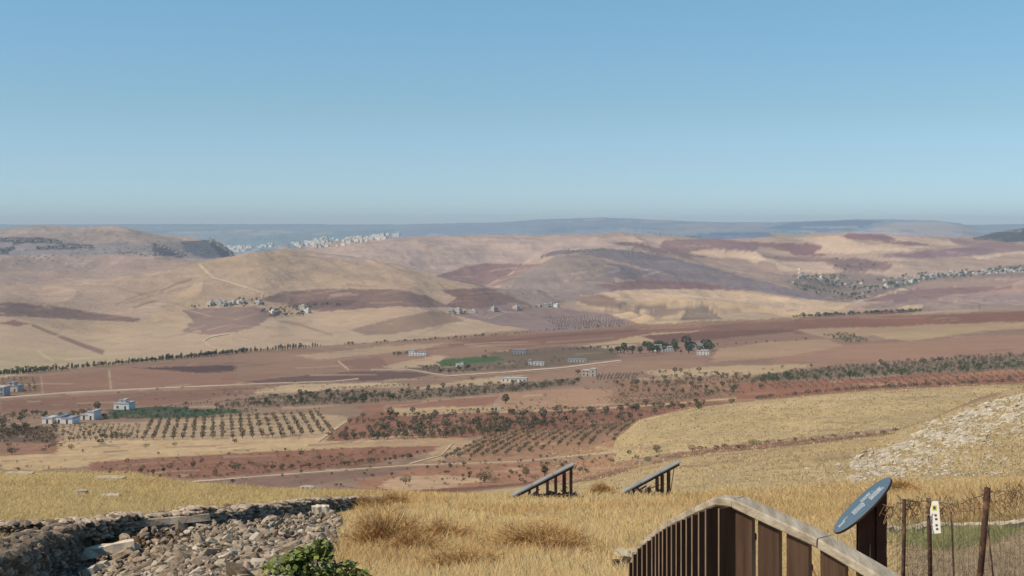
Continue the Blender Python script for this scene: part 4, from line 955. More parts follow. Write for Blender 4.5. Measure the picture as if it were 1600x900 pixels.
nw_ = [Vector((x, y, G(x, y))) for x, y in ((-5.95, 13.6), (-6.35, 15.8), (-7.35, 19.5), (-8.15, 23.6))]
dry_wall('stone_wall', 'short stone wall with a shaded right face at the bottom left corner', nw_, [.46, .44, .40, .34], .42, .16, [M_stone_d, M_stone_d, M_stone_d, M_stone], 9, .5)  # darker stones nearly throughout: shade of the right face put into the colour
# rubble heap filling the ruined room
rub = [(20, 905), (100, 858), (150, 842), (300, 834), (420, 822), (520, 806), (536, 822), (520, 858), (505, 905), (470, 960), (-60, 960)]
t_ = empty('rubble_heap', gp(280, 860)); tag(t_, 'heap of loose grey-brown stones filling the ruin in front of the long stone wall', 'rubble heap'); S = Stones()
xs = [gp(u, v).x for u, v in rub]; ys = [gp(u, v).y for u, v in rub]; n = 0
def pile(x, y): return (.04 + .96 * min(1, max(0, (x - np.interp(y, [w_[1] for w_ in WALL2], [w_[0] for w_ in WALL2]) - .5) / 1.6))) * .12 * fbm(np.array([x / 1.5]), np.array([y / 1.5]), 3, 12)[0]
while n < 9800:
    v = rng.uniform(804, 955); u = rng.uniform(-50, 536)
    if not pin(rub, u, v) or rng.random() > ((v - 700) / 200): continue
    g_ = gp(u, v); sz = .043 * math.exp(rng.normal() * .42); lay = rng.random() ** 2
    if rng.random() < .03: sz *= 1.6
    S.add((g_.x, g_.y, g_.z + pile(g_.x, g_.y) + .03 + .10 * lay), (sz * rng.uniform(1.0, 1.9), sz * rng.uniform(.8, 1.2), sz * rng.uniform(.4, .8)), (rng.normal() * .45, rng.normal() * .45, rng.uniform(0, 6.28)))
    n += 1
S.build(t_, [M_stone, M_stone, M_stone_d, M_stone, M_stone_d, M_stone, M_pale])
# slabs and single blocks lying on it
def block(name, label, cat, u, v, L, Wd, H, yaw, mt, tilt=0.0, lift=.2, seed=1, d=None):
    p = gp(u, v); mb = MB(); g = random.Random(seed); j = lambda s=.03: g.uniform(-s, s)
    n = 6; ring = []
    for i in range(n + 1):
        x = -L/2 + L * i / n; tap = .82 if i in (0, n) else 1
        ring.append([(x + j(.02), (-Wd/2 + j(.04)) * tap, 0), (x + j(.02), (Wd/2 + j(.04)) * tap, 0), (x + j(.02), (Wd/2 - .03 + j(.03)) * tap, (H + j(.02)) * (.7 + .3 * tap)), (x + j(.02), (-Wd/2 + .03 + j(.03)) * tap, (H + j(.02)) * (.7 + .3 * tap))])
    for i in range(n):
        for q in range(4): mb.quad(ring[i][q], ring[i][(q+1) % 4], ring[i+1][(q+1) % 4], ring[i+1][q])
    mb.quad(*ring[0][::-1]); mb.quad(*ring[n])
    o = mb.build(name, mt); o.location = p + Vector((0, 0, lift)); o.rotation_euler = (tilt * .6, tilt, yaw); tag(o, label, cat); return o
block('pale_slab', 'big pale elongated limestone slab lying tilted above the dark pit at left', 'stone slab', 160, 846, 1.15, .42, .15, .25, M_slab, -.15, .24, 3)
block('flat_stone', 'grey flat stone leaning just right of the big pale slab', 'stone', 196, 846, .55, .3, .09, .7, M_stone, -.3, .22, 4)
block('flat_stone', 'pale narrow stone lying diagonally in the middle of the rubble heap', 'stone', 148, 868, .46, .2, .08, .8, M_pale, -.2, .24, 5)
block('square_block', 'small squared cream block on the wall ledge at the right end of the ruin', 'stone block', 501, 812, .42, .3, .24, .1, M_slab, 0, .12, 6)
block('long_curb', 'long straight concrete beam lying in front of the long stone wall', 'beam', 235, 835, 2.3, .16, .12, .42, M_stone, 0, .18, 7)
block('white_rock', 'small bright white rock lying alone in the meadow at left', 'rock', 128, 774, .45, .4, .26, 0, M_pale, 0, -.05, 8)
block('white_rock', 'flat pale rock in the meadow right of the bright white one', 'rock', 174, 779, .6, .4, .14, .1, M_pale, 0, 0, 9)
block('pale_outcrop', 'long pale rock ledge at the far edge of the meadow at left', 'rock', 172, 751, 1.8, .9, .28, -.1, M_lime, 0, -.1, 10)
block('pale_outcrop', 'grey rock ledge at the meadow edge in the far left corner', 'rock', 30, 744, 2.0, 1, .25, 0, M_lime, 0, -.1, 11)
block('white_rock', 'small white rock at the far edge of the meadow, above the wall', 'rock', 480, 769, .6, .5, .22, 0, M_pale, 0, 0, 12)
block('pale_outcrop', 'sand coloured rock showing through the dry grass right of the wall end', 'rock', 648, 806, .8, .5, .16, -.3, M_lime, .1, -.06, 13)
for k_ in range(8): block('white_rock', 'whitish stone half buried in grass left of the wooden fence', 'rock', 905 + k_ * 9, 893 + rng.uniform(-3, 5), rng.uniform(.08, .2), .14, .06, rng.uniform(0, 3), M_pale, 0, -.02, 20 + k_)['group'] = 'whitish stones in the grass at the fence foot'

# rocky hillside on the right
M_lime2 = ramp_mat('hill_limestone', (.34, .30, .23), (.54, .49, .40), scale=1.2, bump=.5, bscale=5, rnd=.18)
M_lime3 = ramp_mat('hill_limestone_grey', (.26, .23, .185), (.42, .38, .31), scale=1.2, bump=.5, bscale=5, rnd=.18)
S = Stones(); n = 0
hillP = [(1385, 694), (1440, 665), (1500, 642), (1560, 624), (1660, 608), (1660, 748), (1500, 752), (1380, 757), (1290, 760), (1250, 735), (1330, 712)]
while n < 3000:
    u = rng.uniform(1240, 1655); v = rng.uniform(610, 762)
    if not pin(hillP, u, v): continue
    dens = .07 + .93 * np.clip(1 - abs((v - (694 - (u - 1385) * .40)) - 22) / 46, 0, 1) * (u > 1330)
    dens *= .08 + 2.2 * vnoise(np.array([u / 20.]), np.array([v / 7.]), 5)[0] ** 2.4
    if rng.random() > dens: continue
    p = hit(u, v); px_ = min(math.exp(rng.normal() * .45), 1.9) * 2.2 * (1.25 if dens > .6 else .9); s_ = px_ / F * p.y
    S.add((p.x, p.y, p.z + s_ * .1), (s_ * rng.uniform(1.0, 2.4), s_ * rng.uniform(.8, 1.5), s_ * rng.uniform(.35, .75)), (rng.normal() * .2, rng.normal() * .15 - .25, rng.normal() * .5)); n += 1
S.build(None, [M_lime2, M_lime2, M_lime3], 'limestone_boulder', 'scattered_limestone', 240, True, 'pale limestone boulder on the rocky hillside at right', 'boulder', 'pale boulders on the rocky hillside at right')

# rocky cliffs on the far left heights and on the crest of the grey hill
M_cliff = ramp_mat('cliff_rock', (.10, .095, .10), (.24, .225, .21), scale=.03, bump=0)
S = Stones()
def cliff(pts, n, hp, wp, jv):
    pp = np.array(pts, float); L = np.r_[0, np.cumsum(np.linalg.norm(np.diff(pp, axis=0), axis=1))]
    for _ in range(n):
        t_ = rng.uniform(0, L[-1]); g_ = hit(np.interp(t_, L, pp[:, 0]), np.interp(t_, L, pp[:, 1]) + rng.normal() * jv); k_ = g_.y / F
        S.add((g_.x, g_.y, g_.z), (wp * k_ * rng.uniform(.5, 1.5), wp * k_ * rng.uniform(.6, 1.6), hp * k_ * rng.uniform(.4, 1.2)), (rng.normal() * .1, rng.normal() * .1, rng.normal() * .6))
cliff([(-30, 376), (40, 375), (96, 380)], 70, 2.2, 3.2, 1.2); cliff([(-30, 395), (0, 392), (24, 387)], 40, 3.4, 3.5, 1); cliff([(58, 389), (100, 386), (146, 387)], 80, 3.0, 3.2, 1)
cliff([(240, 383), (262, 388), (288, 399)], 60, 2.6, 3.2, 1); cliff([(328, 377), (346, 385), (364, 400)], 60, 3.0, 3, 1.2); cliff([(180, 395), (240, 396), (270, 398)], 30, 1.2, 3, 1.5)
cliff([(20, 402), (120, 395), (220, 388), (330, 392)], 110, 1.0, 2.4, 6); cliff([(845, 400), (880, 394), (940, 390), (985, 393), (1030, 400)], 120, 1.2, 1.8, 1.8); cliff([(790, 452), (830, 462), (880, 470)], 60, .6, 1.6, 5)
o = S.build(None, [M_cliff], 'cliff_rock', 'cliff_rocks', 0); tag(o, 'dark rock ledges on the far left heights and the crest of the grey hill', 'rocks')

# ------------------------------------------------------------------ dry grass, one body of blades per kind
M_grass = bpy.data.materials.new('dry_grass'); M_grass.use_nodes = True
_t = M_grass.node_tree; _b = _t.nodes['Principled BSDF']; _b.inputs['Roughness'].default_value = .75; _b.inputs['Specular IOR Level'].default_value = .25
_a = _t.nodes.new('ShaderNodeAttribute'); _a.attribute_name = 'cover'; _t.links.new(_a.outputs['Color'], _b.inputs['Base Color'])
_tr = _t.nodes.new('ShaderNodeBsdfTranslucent'); _mx = _t.nodes.new('ShaderNodeMixShader'); _mx.inputs[0].default_value = .5
_t.links.new(_a.outputs['Color'], _tr.inputs['Color']); _t.links.new(_b.outputs[0], _mx.inputs[1]); _t.links.new(_tr.outputs[0], _mx.inputs[2]); _t.links.new(_mx.outputs[0], _t.nodes['Material Output'].inputs['Surface'])
def blades(name, pts, hts, nb, colA, colB, spread, width, lean=.5, label=None, split=True):
    """pts (n,3) roots; every tuft has nb tapering blades"""
    n = len(pts); N = n * nb
    P = np.repeat(pts, nb, 0); H = np.repeat(hts, nb) * rng.uniform(.5, 1.15, N); sp_ = np.repeat(spread, nb) if np.ndim(spread) else spread
    q = rng.uniform(0, 6.28, N); r = np.sqrt(rng.random(N)) * sp_; P = P + np.stack([np.cos(q) * r, np.sin(q) * r, -.03 * np.ones(N)], 1)
    ln = rng.normal(0, lean, (N, 2)) + np.array([.12, .05]); tip = P + np.stack([ln[:, 0] * H, ln[:, 1] * H, H * (1 - .25 * np.abs(ln[:, 0]))], 1)
    a = rng.uniform(-.9, .9, N); wd = (np.repeat(width, nb) if np.ndim(width) else width) * rng.uniform(.6, 1.3, N)
    sd_ = np.stack([np.cos(a) * wd, np.sin(a) * wd, 0 * a], 1); mid = P * .45 + tip * .55 + np.stack([ln[:, 0] * H * -.12, 0 * H, .06 * H], 1)
    V = np.stack([P - sd_, P + sd_, mid + sd_ * .8, tip, mid - sd_ * .8], 1).reshape(-1, 3); b = np.arange(N) * 5
    me = bpy.data.meshes.new(name); me.vertices.add(len(V)); me.vertices.foreach_set('co', V.astype(np.float32).ravel())
    Fc = np.stack([b, b+1, b+2, b+3, b+4], 1).astype(np.int32); me.loops.add(Fc.size); me.loops.foreach_set('vertex_index', Fc.ravel())
    me.polygons.add(N); me.polygons.foreach_set('loop_start', np.arange(N, dtype=np.int32) * 5); me.materials.append(M_grass); me.update(calc_edges=True)
    t = rng.random(N)[:, None] * .6 + .4 * np.repeat(rng.random(n), nb)[:, None]
    cA = np.repeat(colA, nb, 0) if np.ndim(colA) == 2 else np.array(colA)[None]; cB = np.repeat(colB, nb, 0) if np.ndim(colB) == 2 else np.array(colB)[None]
    cc = np.ones((N, 5, 4), np.float32); base_ = cA * (1 - t) + cB * t; cc[:, :, :3] = base_[:, None, :]
    ca = me.color_attributes.new('cover', 'FLOAT_COLOR', 'POINT'); ca.data.foreach_set('color', cc.reshape(-1, 4).ravel())
    o = link(bpy.data.objects.new(name, me)); 
    if label: tag(o, label, 'grass')
    tag(o, kind='stuff'); return o
def near_pts(P, n, dens=None):
    out = []; P = list(P); xs = [p[0] for p in P]; ys = [p[1] for p in P]
    while len(out) < n:
        u = rng.uniform(min(xs), max(xs), 400); v = rng.uniform(min(ys), max(ys), 400)
        for a, b in zip(u, v):
            if pin(P, a, b) and (dens is None or rng.random() < dens(a, b)):
                ve = np.interp(a, U, v_e)
                if b > ve + .3:
                    p = gp(a, b); out.append((p.x, p.y, p.z, a, b))
    return np.array(out[:n])
gA = np.array([.66, .49, .23]); gB = np.array([.84, .70, .41]); gO = np.array([.58, .37, .17]); gG = np.array([.48, .41, .20])
def meadow(name, P, n, h, label, nb=7, dens=None, green=0):
    q = near_pts(P, n, dens); pn = fbm(q[:, 0] / 1.6, q[:, 1] / 3.2, 3, 21); po = np.clip((fbm(q[:, 0] / 2.8, q[:, 1] / 5, 3, 23) - .54) * 7, 0, 1)[:, None] * .65
    hh = h * (.55 + .9 * pn); cA = gA * (1 - po) + gO * po; cB = gB * (1 - po) + gA * po
    if green: cA = cA * (1 - green) + gG * green; cB = cB * (1 - green * .6) + gG * green * .6
    return blades(name, q[:, :3], hh, nb, cA, cB, .07 + q[:, 1] * .008, .003 + q[:, 1] * .00020, .85, label)
meadow('golden_grass', [(500, 1000), (530, 830), (560, 800), (600, 772), (800, 779), (1000, 773), (1400, 755), (1700, 744), (1700, 800), (1385, 815), (1385, 1000)], 36000, .25, 'tall dry golden grass covering the meadow between the ruin and the wooden fence', 7,
       dens=lambda a, b: 1.0 if not pin([(880, 905), (850, 885), (980, 866), (1010, 905)], a, b) else .25)
meadow('golden_grass', [(-60, 850), (-60, 739), (200, 741), (300, 758), (450, 768), (600, 772), (590, 785), (500, 797), (300, 822), (140, 836)], 14000, .16, 'shorter dry yellow grass of the meadow behind the long stone wall', 7, green=.6)
meadow('dry_weeds', [(1380, 830), (1380, 790), (1480, 778), (1700, 770), (1700, 818)], 2600, .50, 'brownish dry weeds standing behind the wire fence', 6)
# stubble and pale tufts on the golden slopes beyond
q = []
while len(q) < 7000:
    u = rng.uniform(860, 1655); v = rng.uniform(600, 770)
    p = hit(u, v)
    if 95 < p.y < 520 and not (540 < 0): 
        c_ = col[int(np.clip(np.searchsorted(Dg[:, col_at(u)], p.y), 0, len(Dg) - 1)), col_at(u)]
        if c_[0] / max(c_[2], .01) < 3.4: q.append((p.x, p.y, p.z))
q = np.array(q); blades('slope_stubble', q, .20 + .25 * rng.random(len(q)) ** 2 + q[:, 1] * .0006, 3, np.array([.56, .43, .22]), np.array([.74, .62, .38]), .1 + q[:, 1] * .0018, q[:, 1] * .00045, .8, 'pale dry stubble and tufts on the golden slopes beyond the meadow')
# greenish low weeds behind the fence
q = near_pts([(1385, 852), (1385, 826), (1480, 818), (1620, 820), (1560, 846), (1480, 862)], 1500)
blades('green_weeds', q[:, :3], .14 + .16 * rng.random(len(q)), 6, np.array([.26, .29, .11]), np.array([.50, .46, .25]), .2, .006, .8, 'low grey-green weeds behind the wire fence')
q = near_pts([(1330, 1000), (1385, 855), (1640, 830), (1700, 1000)], 1800)
blades('dry_stalks', q[:, :3], .10 + .1 * rng.random(len(q)), 6, np.array([.34, .26, .17]), np.array([.52, .43, .30]), .2, .006, .9, 'sparse short dry stalks on the pale ground behind the wire fence')

q = near_pts(rub, 260)
blades('rubble_weeds', q[:, :3] + np.array([0, 0, .06]), .10 + .12 * rng.random(len(q)), 8, np.array([.30, .23, .12]), np.array([.52, .42, .24]), .09, .004, .7, 'thin dry weeds growing between the stones of the rubble heap')
# thorny brown dry bushes in the grass
def dry_bush(u, v, w_, h_, label, seed, dark=False):
    p = gp(u, v); g = np.random.default_rng(seed); n = 2400
    t_ = empty('dry_bush', p); tag(t_, label, 'dry bush')
    a = g.uniform(0, 6.28, n); el = np.arccos(g.uniform(.1, 1, n)); L = g.uniform(.55, 1.0, n)
    d = np.stack([np.cos(a) * np.sin(el) * w_ / 2, np.sin(a) * np.sin(el) * w_ / 2 * .7, np.cos(el) * h_], 1) * L[:, None]
    lump = 1 + .25 * np.sin(a * 3 + seed); d *= lump[:, None]
    s0 = d * g.uniform(.05, .6, n)[:, None]; tp = d + g.normal(0, .13, (n, 3)) * np.array([1, 1, .6]); sd_ = g.normal(size=(n, 3)); sd_ *= (.003 + .00016 * p.y) / np.linalg.norm(sd_, axis=1)[:, None]
    V = np.stack([s0 - sd_, s0 + sd_, tp], 1).reshape(-1, 3)
    br = tp[:, None] * .75 + s0[:, None] * .25; side = g.normal(0, .07, (n, 2, 3)); V2 = np.stack([np.repeat(br, 2, 1) - sd_[:, None] * .7, np.repeat(br, 2, 1) + sd_[:, None] * .7, br + side + d[:, None] * .12], 2).reshape(-1, 3)
    V = np.vstack([V, V2]); link(bpy.data.objects.new('twigs', mesh_np('twigs', V, np.arange(len(V)).reshape(-1, 3), [M_twig])), t_)
M_twig = ramp_mat('dry_twigs', (.36, .21, .09), (.62, .42, .19), scale=3, bump=0)
dry_bush(600, 862, 1.6, .75, 'big rusty brown dry thorn bush, leftmost in the golden grass beside the ruin', 1)
dry_bush(643, 872, 1.2, .45, 'low dark brown dry bush just right of the big rusty one', 2)
dry_bush(690, 852, 1.3, .42, 'medium rusty dry bush in the golden grass, third from the ruin', 3)
dry_bush(845, 862, 1.9, .50, 'wide brown dry bush in the golden grass below the left tilted panel', 4)
dry_bush(725, 900, 1.2, .35, 'small dry bush at the very bottom of the photo in the golden grass', 5)
dry_bush(875, 868, .9, .30, 'small dark dry bush at the right end of the wide brown one', 6)
dry_bush(577, 795, 1.2, .35, 'dark dry bush at the far right end of the long stone wall', 7)
dry_bush(615, 790, 1.0, .3, 'dry brown bush in the grass just right of the wall end', 8)
dry_bush(940, 776, .9, .45, 'dry thistle bush on the meadow edge between the two tilted panels', 9)
dry_bush(1405, 770, 2.0, .5, 'brown dry bush in the grass behind the oval sign', 10)

# leafy green bush at the bottom left
M_leaf = ramp_mat('caper_leaves', (.07, .11, .025), (.30, .34, .10), scale=2.2, rough=.5, bump=0, rnd=.0)
t_ = empty('leafy_bush', gp(500, 905) + Vector((0, -1.6, 0))); tag(t_, 'bright green leafy bush at the bottom edge in front of the rubble heap', 'bush')
g = np.random.default_rng(5); n = 3000; Lf = []
lobes = [(-.62, 0, .12, .26, .22), (-.28, .1, .32, .32, .26), (.02, 0, .44, .30, .32), (.32, .05, .32, .30, .26), (.10, .1, .66, .14, .14), (-.12, .05, .58, .16, .12), (.46, 0, .16, .2, .3)]
o_ = t_.location; tgt = W(500, 905, o_.y); 
ctr = np.array(tgt) - np.array(o_) + np.array([-.12, 0, -.14])
for lx, ly, lz, lr, lh in lobes:
    m_ = int(n * lr * 0.62); d = g.normal(size=(m_, 3)); d /= np.linalg.norm(d, axis=1)[:, None]; p = d * np.array([lr, lr, lh]) * (g.random(m_) ** .35)[:, None] + np.array([lx * 1.25, ly, lz - .22]) + ctr
    Lf.append(p)
Lf = np.vstack(Lf); m_ = len(Lf); a = g.normal(size=(m_, 3)); a[:, 2] *= .5; a /= np.linalg.norm(a, axis=1)[:, None]; b = np.cross(a, g.normal(size=(m_, 3)) + np.array([0, 0, 2.0])); b /= np.linalg.norm(b, axis=1)[:, None]
s_ = (.026 * g.uniform(.5, 1.5, m_))[:, None]; V = np.stack([Lf - a*s_*1.3, Lf + b*s_, Lf + a*s_*1.5, Lf - b*s_], 1).reshape(-1, 3)
link(bpy.data.objects.new('leaves', mesh_np('leaves', V, np.arange(4*m_).reshape(-1, 4), [M_leaf])), t_)
mb = MB()
for lx, ly, lz, lr, lh in lobes: mb.tube([ctr * 0 + np.array([ctr[0] + lx * .3, ctr[1], -.3]), np.array([ctr[0] + lx * .8, ctr[1] + ly, ctr[2] + lz - .25])], [.02, .01], 5)
mb.build('stems', M_bark, t_)

# ------------------------------------------------------------------ tilted panels on legs
M_panel = ramp_mat('pale_sheet', (.20, .20, .20), (.30, .30, .29), scale=2, bump=.05, rough=.5)
M_iron = ramp_mat('dark_brown_steel', (.028, .018, .014), (.06, .035, .025), scale=5, bump=.2, rough=.7)
def tilted(label, u0, v0, u1, v1, d, legs, thin, wy):
    a = W(u0, v0, d); b = W(u1, v1, d + .3); t_ = empty('tilted_panel', Vector((a.x, d, G(a.x, d)))); tag(t_, label, 'tilted panel'); o0 = t_.location
    dr = (b - a); back = Vector((0, wy, 0)); nrm = Vector((-dr.z, 0, dr.x)).normalized()
    n = 3
    for k_ in range(n):      # sheets side by side
        p0 = a + dr * (k_ / n + .003) - o0; p1 = a + dr * ((k_ + 1) / n - .003) - o0
        mb = MB(); h = nrm * .045; mb.hexa([p0, p1, p1 + back, p0 + back, p0 + h, p1 + h, p1 + back + h, p0 + back + h]); mb.build('panel', M_panel, t_)
    for y in (0.02, wy - .1):
        mb = MB(); q0 = a + dr * .0 - o0 + Vector((0, y, 0)) - nrm * .075; q1 = a + dr * .97 - o0 + Vector((0, y, 0)) - nrm * .075; h = nrm * .072; s_ = Vector((0, .07, 0))
        mb.hexa([q0, q1, q1 + s_, q0 + s_, q0 + h, q1 + h, q1 + s_ + h, q0 + s_ + h]); mb.build('rail', M_iron, t_)
    for u in legs:
        for y in ((0.03, wy - .1)):
            s = (u - u0) / (u1 - u0); top = a + dr * s + Vector((0, y, 0)) - nrm * .08; x = top.x
            mb = MB(); w_ = .045; mb.box(x - w_ - o0.x, x + w_ - o0.x, top.y - .03 - o0.y, top.y + .05 - o0.y, G(x, top.y) - .3 - o0.z, top.z - o0.z); mb.build('leg', M_iron, t_)
    for u, ub in thin:
        s = (u - u0) / (u1 - u0); top = a + dr * s - nrm * .06; bx_ = W(ub, v0, d + .25); mb = MB()
        mb.tube([top - o0, Vector((bx_.x, bx_.y, G(bx_.x, bx_.y) - .1)) - o0], .016, 5); mb.build('brace', M_iron, t_)
    return t_
tilted('left one of two tilted grey panels on dark legs at the meadow edge', 799, 778, 898, 727, 44.5, (826, 838, 854, 867, 881, 891), [(878, 879)], .5)
tilted('right one of two tilted grey panels on dark legs at the meadow edge', 971, 773, 1064, 723, 47.5, (995, 1026, 1034, 1044), [(1046, 1040), (1052, 1046)], .45)
def brush(u, v, d, w_, label, seed):
    t_ = empty('brush_pile', W(u, v, d)); t_.location.z = G(t_.location.x, d); tag(t_, label, 'brush pile'); g = random.Random(seed)
    for nm_, mt, n in (('branches', M_bark, 26), ('stones', M_stone, 16)):
        mb = MB()
        for _ in range(n):
            x = g.uniform(-w_, w_); y = g.uniform(-.3, .4); z = g.uniform(.03, .34) * (1 - abs(x) / w_ * .7)
            if nm_ == 'branches': q = g.uniform(-.9, .9); L = g.uniform(.15, .4); mb.tube([(x, y, z), (x + L * math.cos(q), y, z + L * math.sin(q) * .7)], .022, 4)
            else:
                c = SA[g.randrange(14)] * g.uniform(.06, .13) + np.array([x, y, z * .6 + .05]); k_ = len(mb.v); mb.v += [tuple(q) for q in c]; mb.f += [tuple(int(i) + k_ for i in f) for f in IF]; mb.m += [0] * 20
        o = mb.build(nm_, mt, t_)
        if nm_ == 'branches' or 1: o['kind'] = 'stuff'
brush(862, 778, 44.9, .95, 'heap of brown branches and stones under the left tilted panel', 3)
brush(1008, 773, 47.9, .6, 'heap of branches and pale stones under the right tilted panel', 4)

# ------------------------------------------------------------------ wooden fence with handrail
M_rail = ramp_mat('weathered_wood', (.25, .215, .165), (.47, .42, .34), scale=3, bump=.3, bscale=10, stretch=(7, 1.2, 7), rough=.85)
M_slat = ramp_mat('brown_stained_board', (.050, .029, .020), (.10, .062, .043), scale=2.2, bump=.5, bscale=9, stretch=(8, 8, .6), rough=.75)
M_end = ramp_mat('lit_board_edge', (.16, .11, .08), (.26, .19, .14), scale=6, bump=.2, stretch=(6, 6, 1))  # paler board ends: sunlight on the edges put into the colour
fn = empty('wooden_fence', (1.27, 7.4, G(1.27, 7.4))); tag(fn, 'brown wooden board fence with a grey weathered handrail, bottom right', 'wooden fence'); o0 = fn.location
nodes = [(1.27, 7.4, -1.590), (1.27 + .36*.6, 7.4 - .36*.8, -1.650), (1.27 + .62*.6, 7.4 - .62*.8, -1.695), (1.27 + .9*.6, 7.4 - .9*.8, -1.772), (1.27 + 2.6*.6, 7.4 - 2.6*.8, -2.22)]
left = [(1.185, 7.5, -1.600), (1.13, 7.92, -1.745), (1.062, 8.75, -2.025), (1.04, 9.2, -2.185), (.965, 9.75, -2.43), (.925, 10.1, -2.67)]
def beam(pts, w_, th, mt, name, side):
    """handrail piece with lines of slightly waney edges"""
    mb = MB(); pts = [Vector(p) - o0 for p in pts]; rings = []
    fine = []
    for i in range(len(pts) - 1):
        n = max(2, int((pts[i+1] - pts[i]).length / .12))
        fine += [pts[i].lerp(pts[i+1], j / n) for j in range(n)]
    fine.append(pts[-1])
    for i, p in enumerate(fine):
        dr = (fine[min(i+1, len(fine)-1)] - fine[max(i-1, 0)]); dr.z = 0; dr.normalize(); nr = Vector((-dr.y, dr.x, 0)) * side
        j = lambda s=.003: rng.uniform(-s, s); bv = .008
        rings.append([p + nr * (w_ + j()) + Vector((0, 0, -th + bv)), p + nr * (w_ - bv) + Vector((0, 0, -th)), p + nr * bv + Vector((0, 0, -th)), p + nr * j() + Vector((0, 0, -th + bv + j())),
                      p + nr * j() + Vector((0, 0, -bv + j())), p + nr * bv + Vector((0, 0, j(.002))), p + nr * (w_ - bv) + Vector((0, 0, j(.002))), p + nr * (w_ + j()) + Vector((0, 0, -bv))])
    for i in range(len(rings) - 1):
        for q in range(8): mb.quad(rings[i][q], rings[i][(q+1) % 8], rings[i+1][(q+1) % 8], rings[i+1][q])
    for rg in (rings[0], rings[-1]):
        k_ = len(mb.v); mb.v += [tuple(x) for x in rg]; mb.f.append(tuple(range(k_, k_+8))); mb.m.append(0)
    return mb.build(name, mt, fn)
beam(nodes[:3], .13, .055, M_rail, 'handrail', 1)
gapn = [(nodes[2][0] + .005, nodes[2][1] - .007, nodes[2][2] - .002)] + nodes[3:]
beam(gapn, .13, .055, M_rail, 'handrail', 1)
def lerp_path(P, s):
    P = [Vector(p) for p in P]
    for i in range(len(P) - 1):
        L = (P[i+1] - P[i]).xy.length
        if s <= L or i == len(P) - 2: t = s / L; return P[i].lerp(P[i+1], t), (P[i+1] - P[i]).xy.normalized()
        s -= L
# left run: rail pieces between posts, going down with the steps
lp = [nodes[0]] + left
for i in range(len(lp) - 1):
    a = Vector(lp[i]); b = Vector(lp[i+1]); e = (b - a).normalized() * .002; beam([a + e, b - e], .11, .05, M_rail, 'handrail', -1)
def slat(c, dr, wd, top0, top1, th=.028, off=.035):
    mb = MB(); d3 = Vector((dr.x, dr.y, 0)); nr = Vector((d3.y, -d3.x, 0))
    if nr.y > 0: nr = -nr
    base_ = c - nr * off; bot = min(G(c.x, c.y), c.z - 1.15) - .08
    a = base_ - d3 * wd / 2; b = base_ + d3 * wd / 2
    pts = []
    for p, z in ((a, bot), (b, bot)): pass
    j = rng.uniform(-.004, .004)
    P = [Vector((a.x, a.y, bot)), Vector((b.x, b.y, bot)), Vector((b.x, b.y, bot)) - nr * th, Vector((a.x, a.y, bot)) - nr * th,
         Vector((a.x, a.y, top0)), Vector((b.x, b.y, top1)), Vector((b.x, b.y, top1)) - nr * th, Vector((a.x, a.y, top0)) - nr * th]
    P = [p - o0 for p in P]; mb.hexa(P, 0)
    mb.m[3] = 1; mb.m[5] = 1
    return mb.build('slat', [M_slat, M_end], fn)
cen = [(.060, .125), (.247, .155), (.458, .155), (.70, .165)] + [(.935 + .225 * i_, .16) for i_ in range(7)]
for s, wd_ in cen:
    p, dr = lerp_path(nodes, s); q0, _ = lerp_path(nodes, max(s - wd_ / 2, 0)); q1, _ = lerp_path(nodes, s + wd_ / 2)
    slat(p, dr, wd_, q0.z - .058, q1.z - .058)
s = .06; tot = sum((Vector(lp[i+1]) - Vector(lp[i])).xy.length for i in range(len(lp) - 1))
while s < tot - .05:
    p, dr = lerp_path(lp, s); q0, _ = lerp_path(lp, max(s - .05, 0)); q1, _ = lerp_path(lp, min(s + .05, tot - .01))
    slat(p + Vector((.03, 0, 0)), Vector((.90, .40)).normalized(), .13, p.z - .055, p.z - .055, .014, .0); s += .15
# rounded pale posts behind the fence
M_post = ramp_mat('pale_peeled_wood', (.30, .26, .21), (.48, .44, .38), scale=4, bump=.5, stretch=(4, 4, 1))
for u, v, lab in ((1175, 832, 'pale round wooden post with a dark cap behind the fence, leftmost of three'), (1214, 846, 'pale round wooden post with a dark cap behind the fence, middle of three'), (1263, 880, 'pale round wooden post with a dark cap behind the fence, rightmost and lowest of three')):
    top = W(u, v, 8.9); g_ = G(top.x, top.y) - .1; p0 = empty('round_post', (top.x, top.y, g_)); tag(p0, lab, 'post'); H = top.z - g_
    mb = MB(); mb.tube([(0, 0, 0), (.0, 0, H - .05), (0, 0, H - .02)], [.028, .028, .024], 12); mb.build('shaft', M_post, p0, True)
    mb = MB(); mb.tube([(0, 0, H - .045), (0, 0, H - .012), (0, 0, H + .008)], [.034, .033, .018], 12); mb.build('cap', M_iron, p0, True)
block('stone_step', 'pale stone slab on a dark base left of the fence foot', 'stone slab', 977, 880, .30, .26, .05, .1, M_lime, 0, .16, 31)
block('dark_step', 'dark beam under the pale slab at the fence foot', 'beam', 978, 891, .34, .3, .16, .1, M_iron, 0, 0, 32)

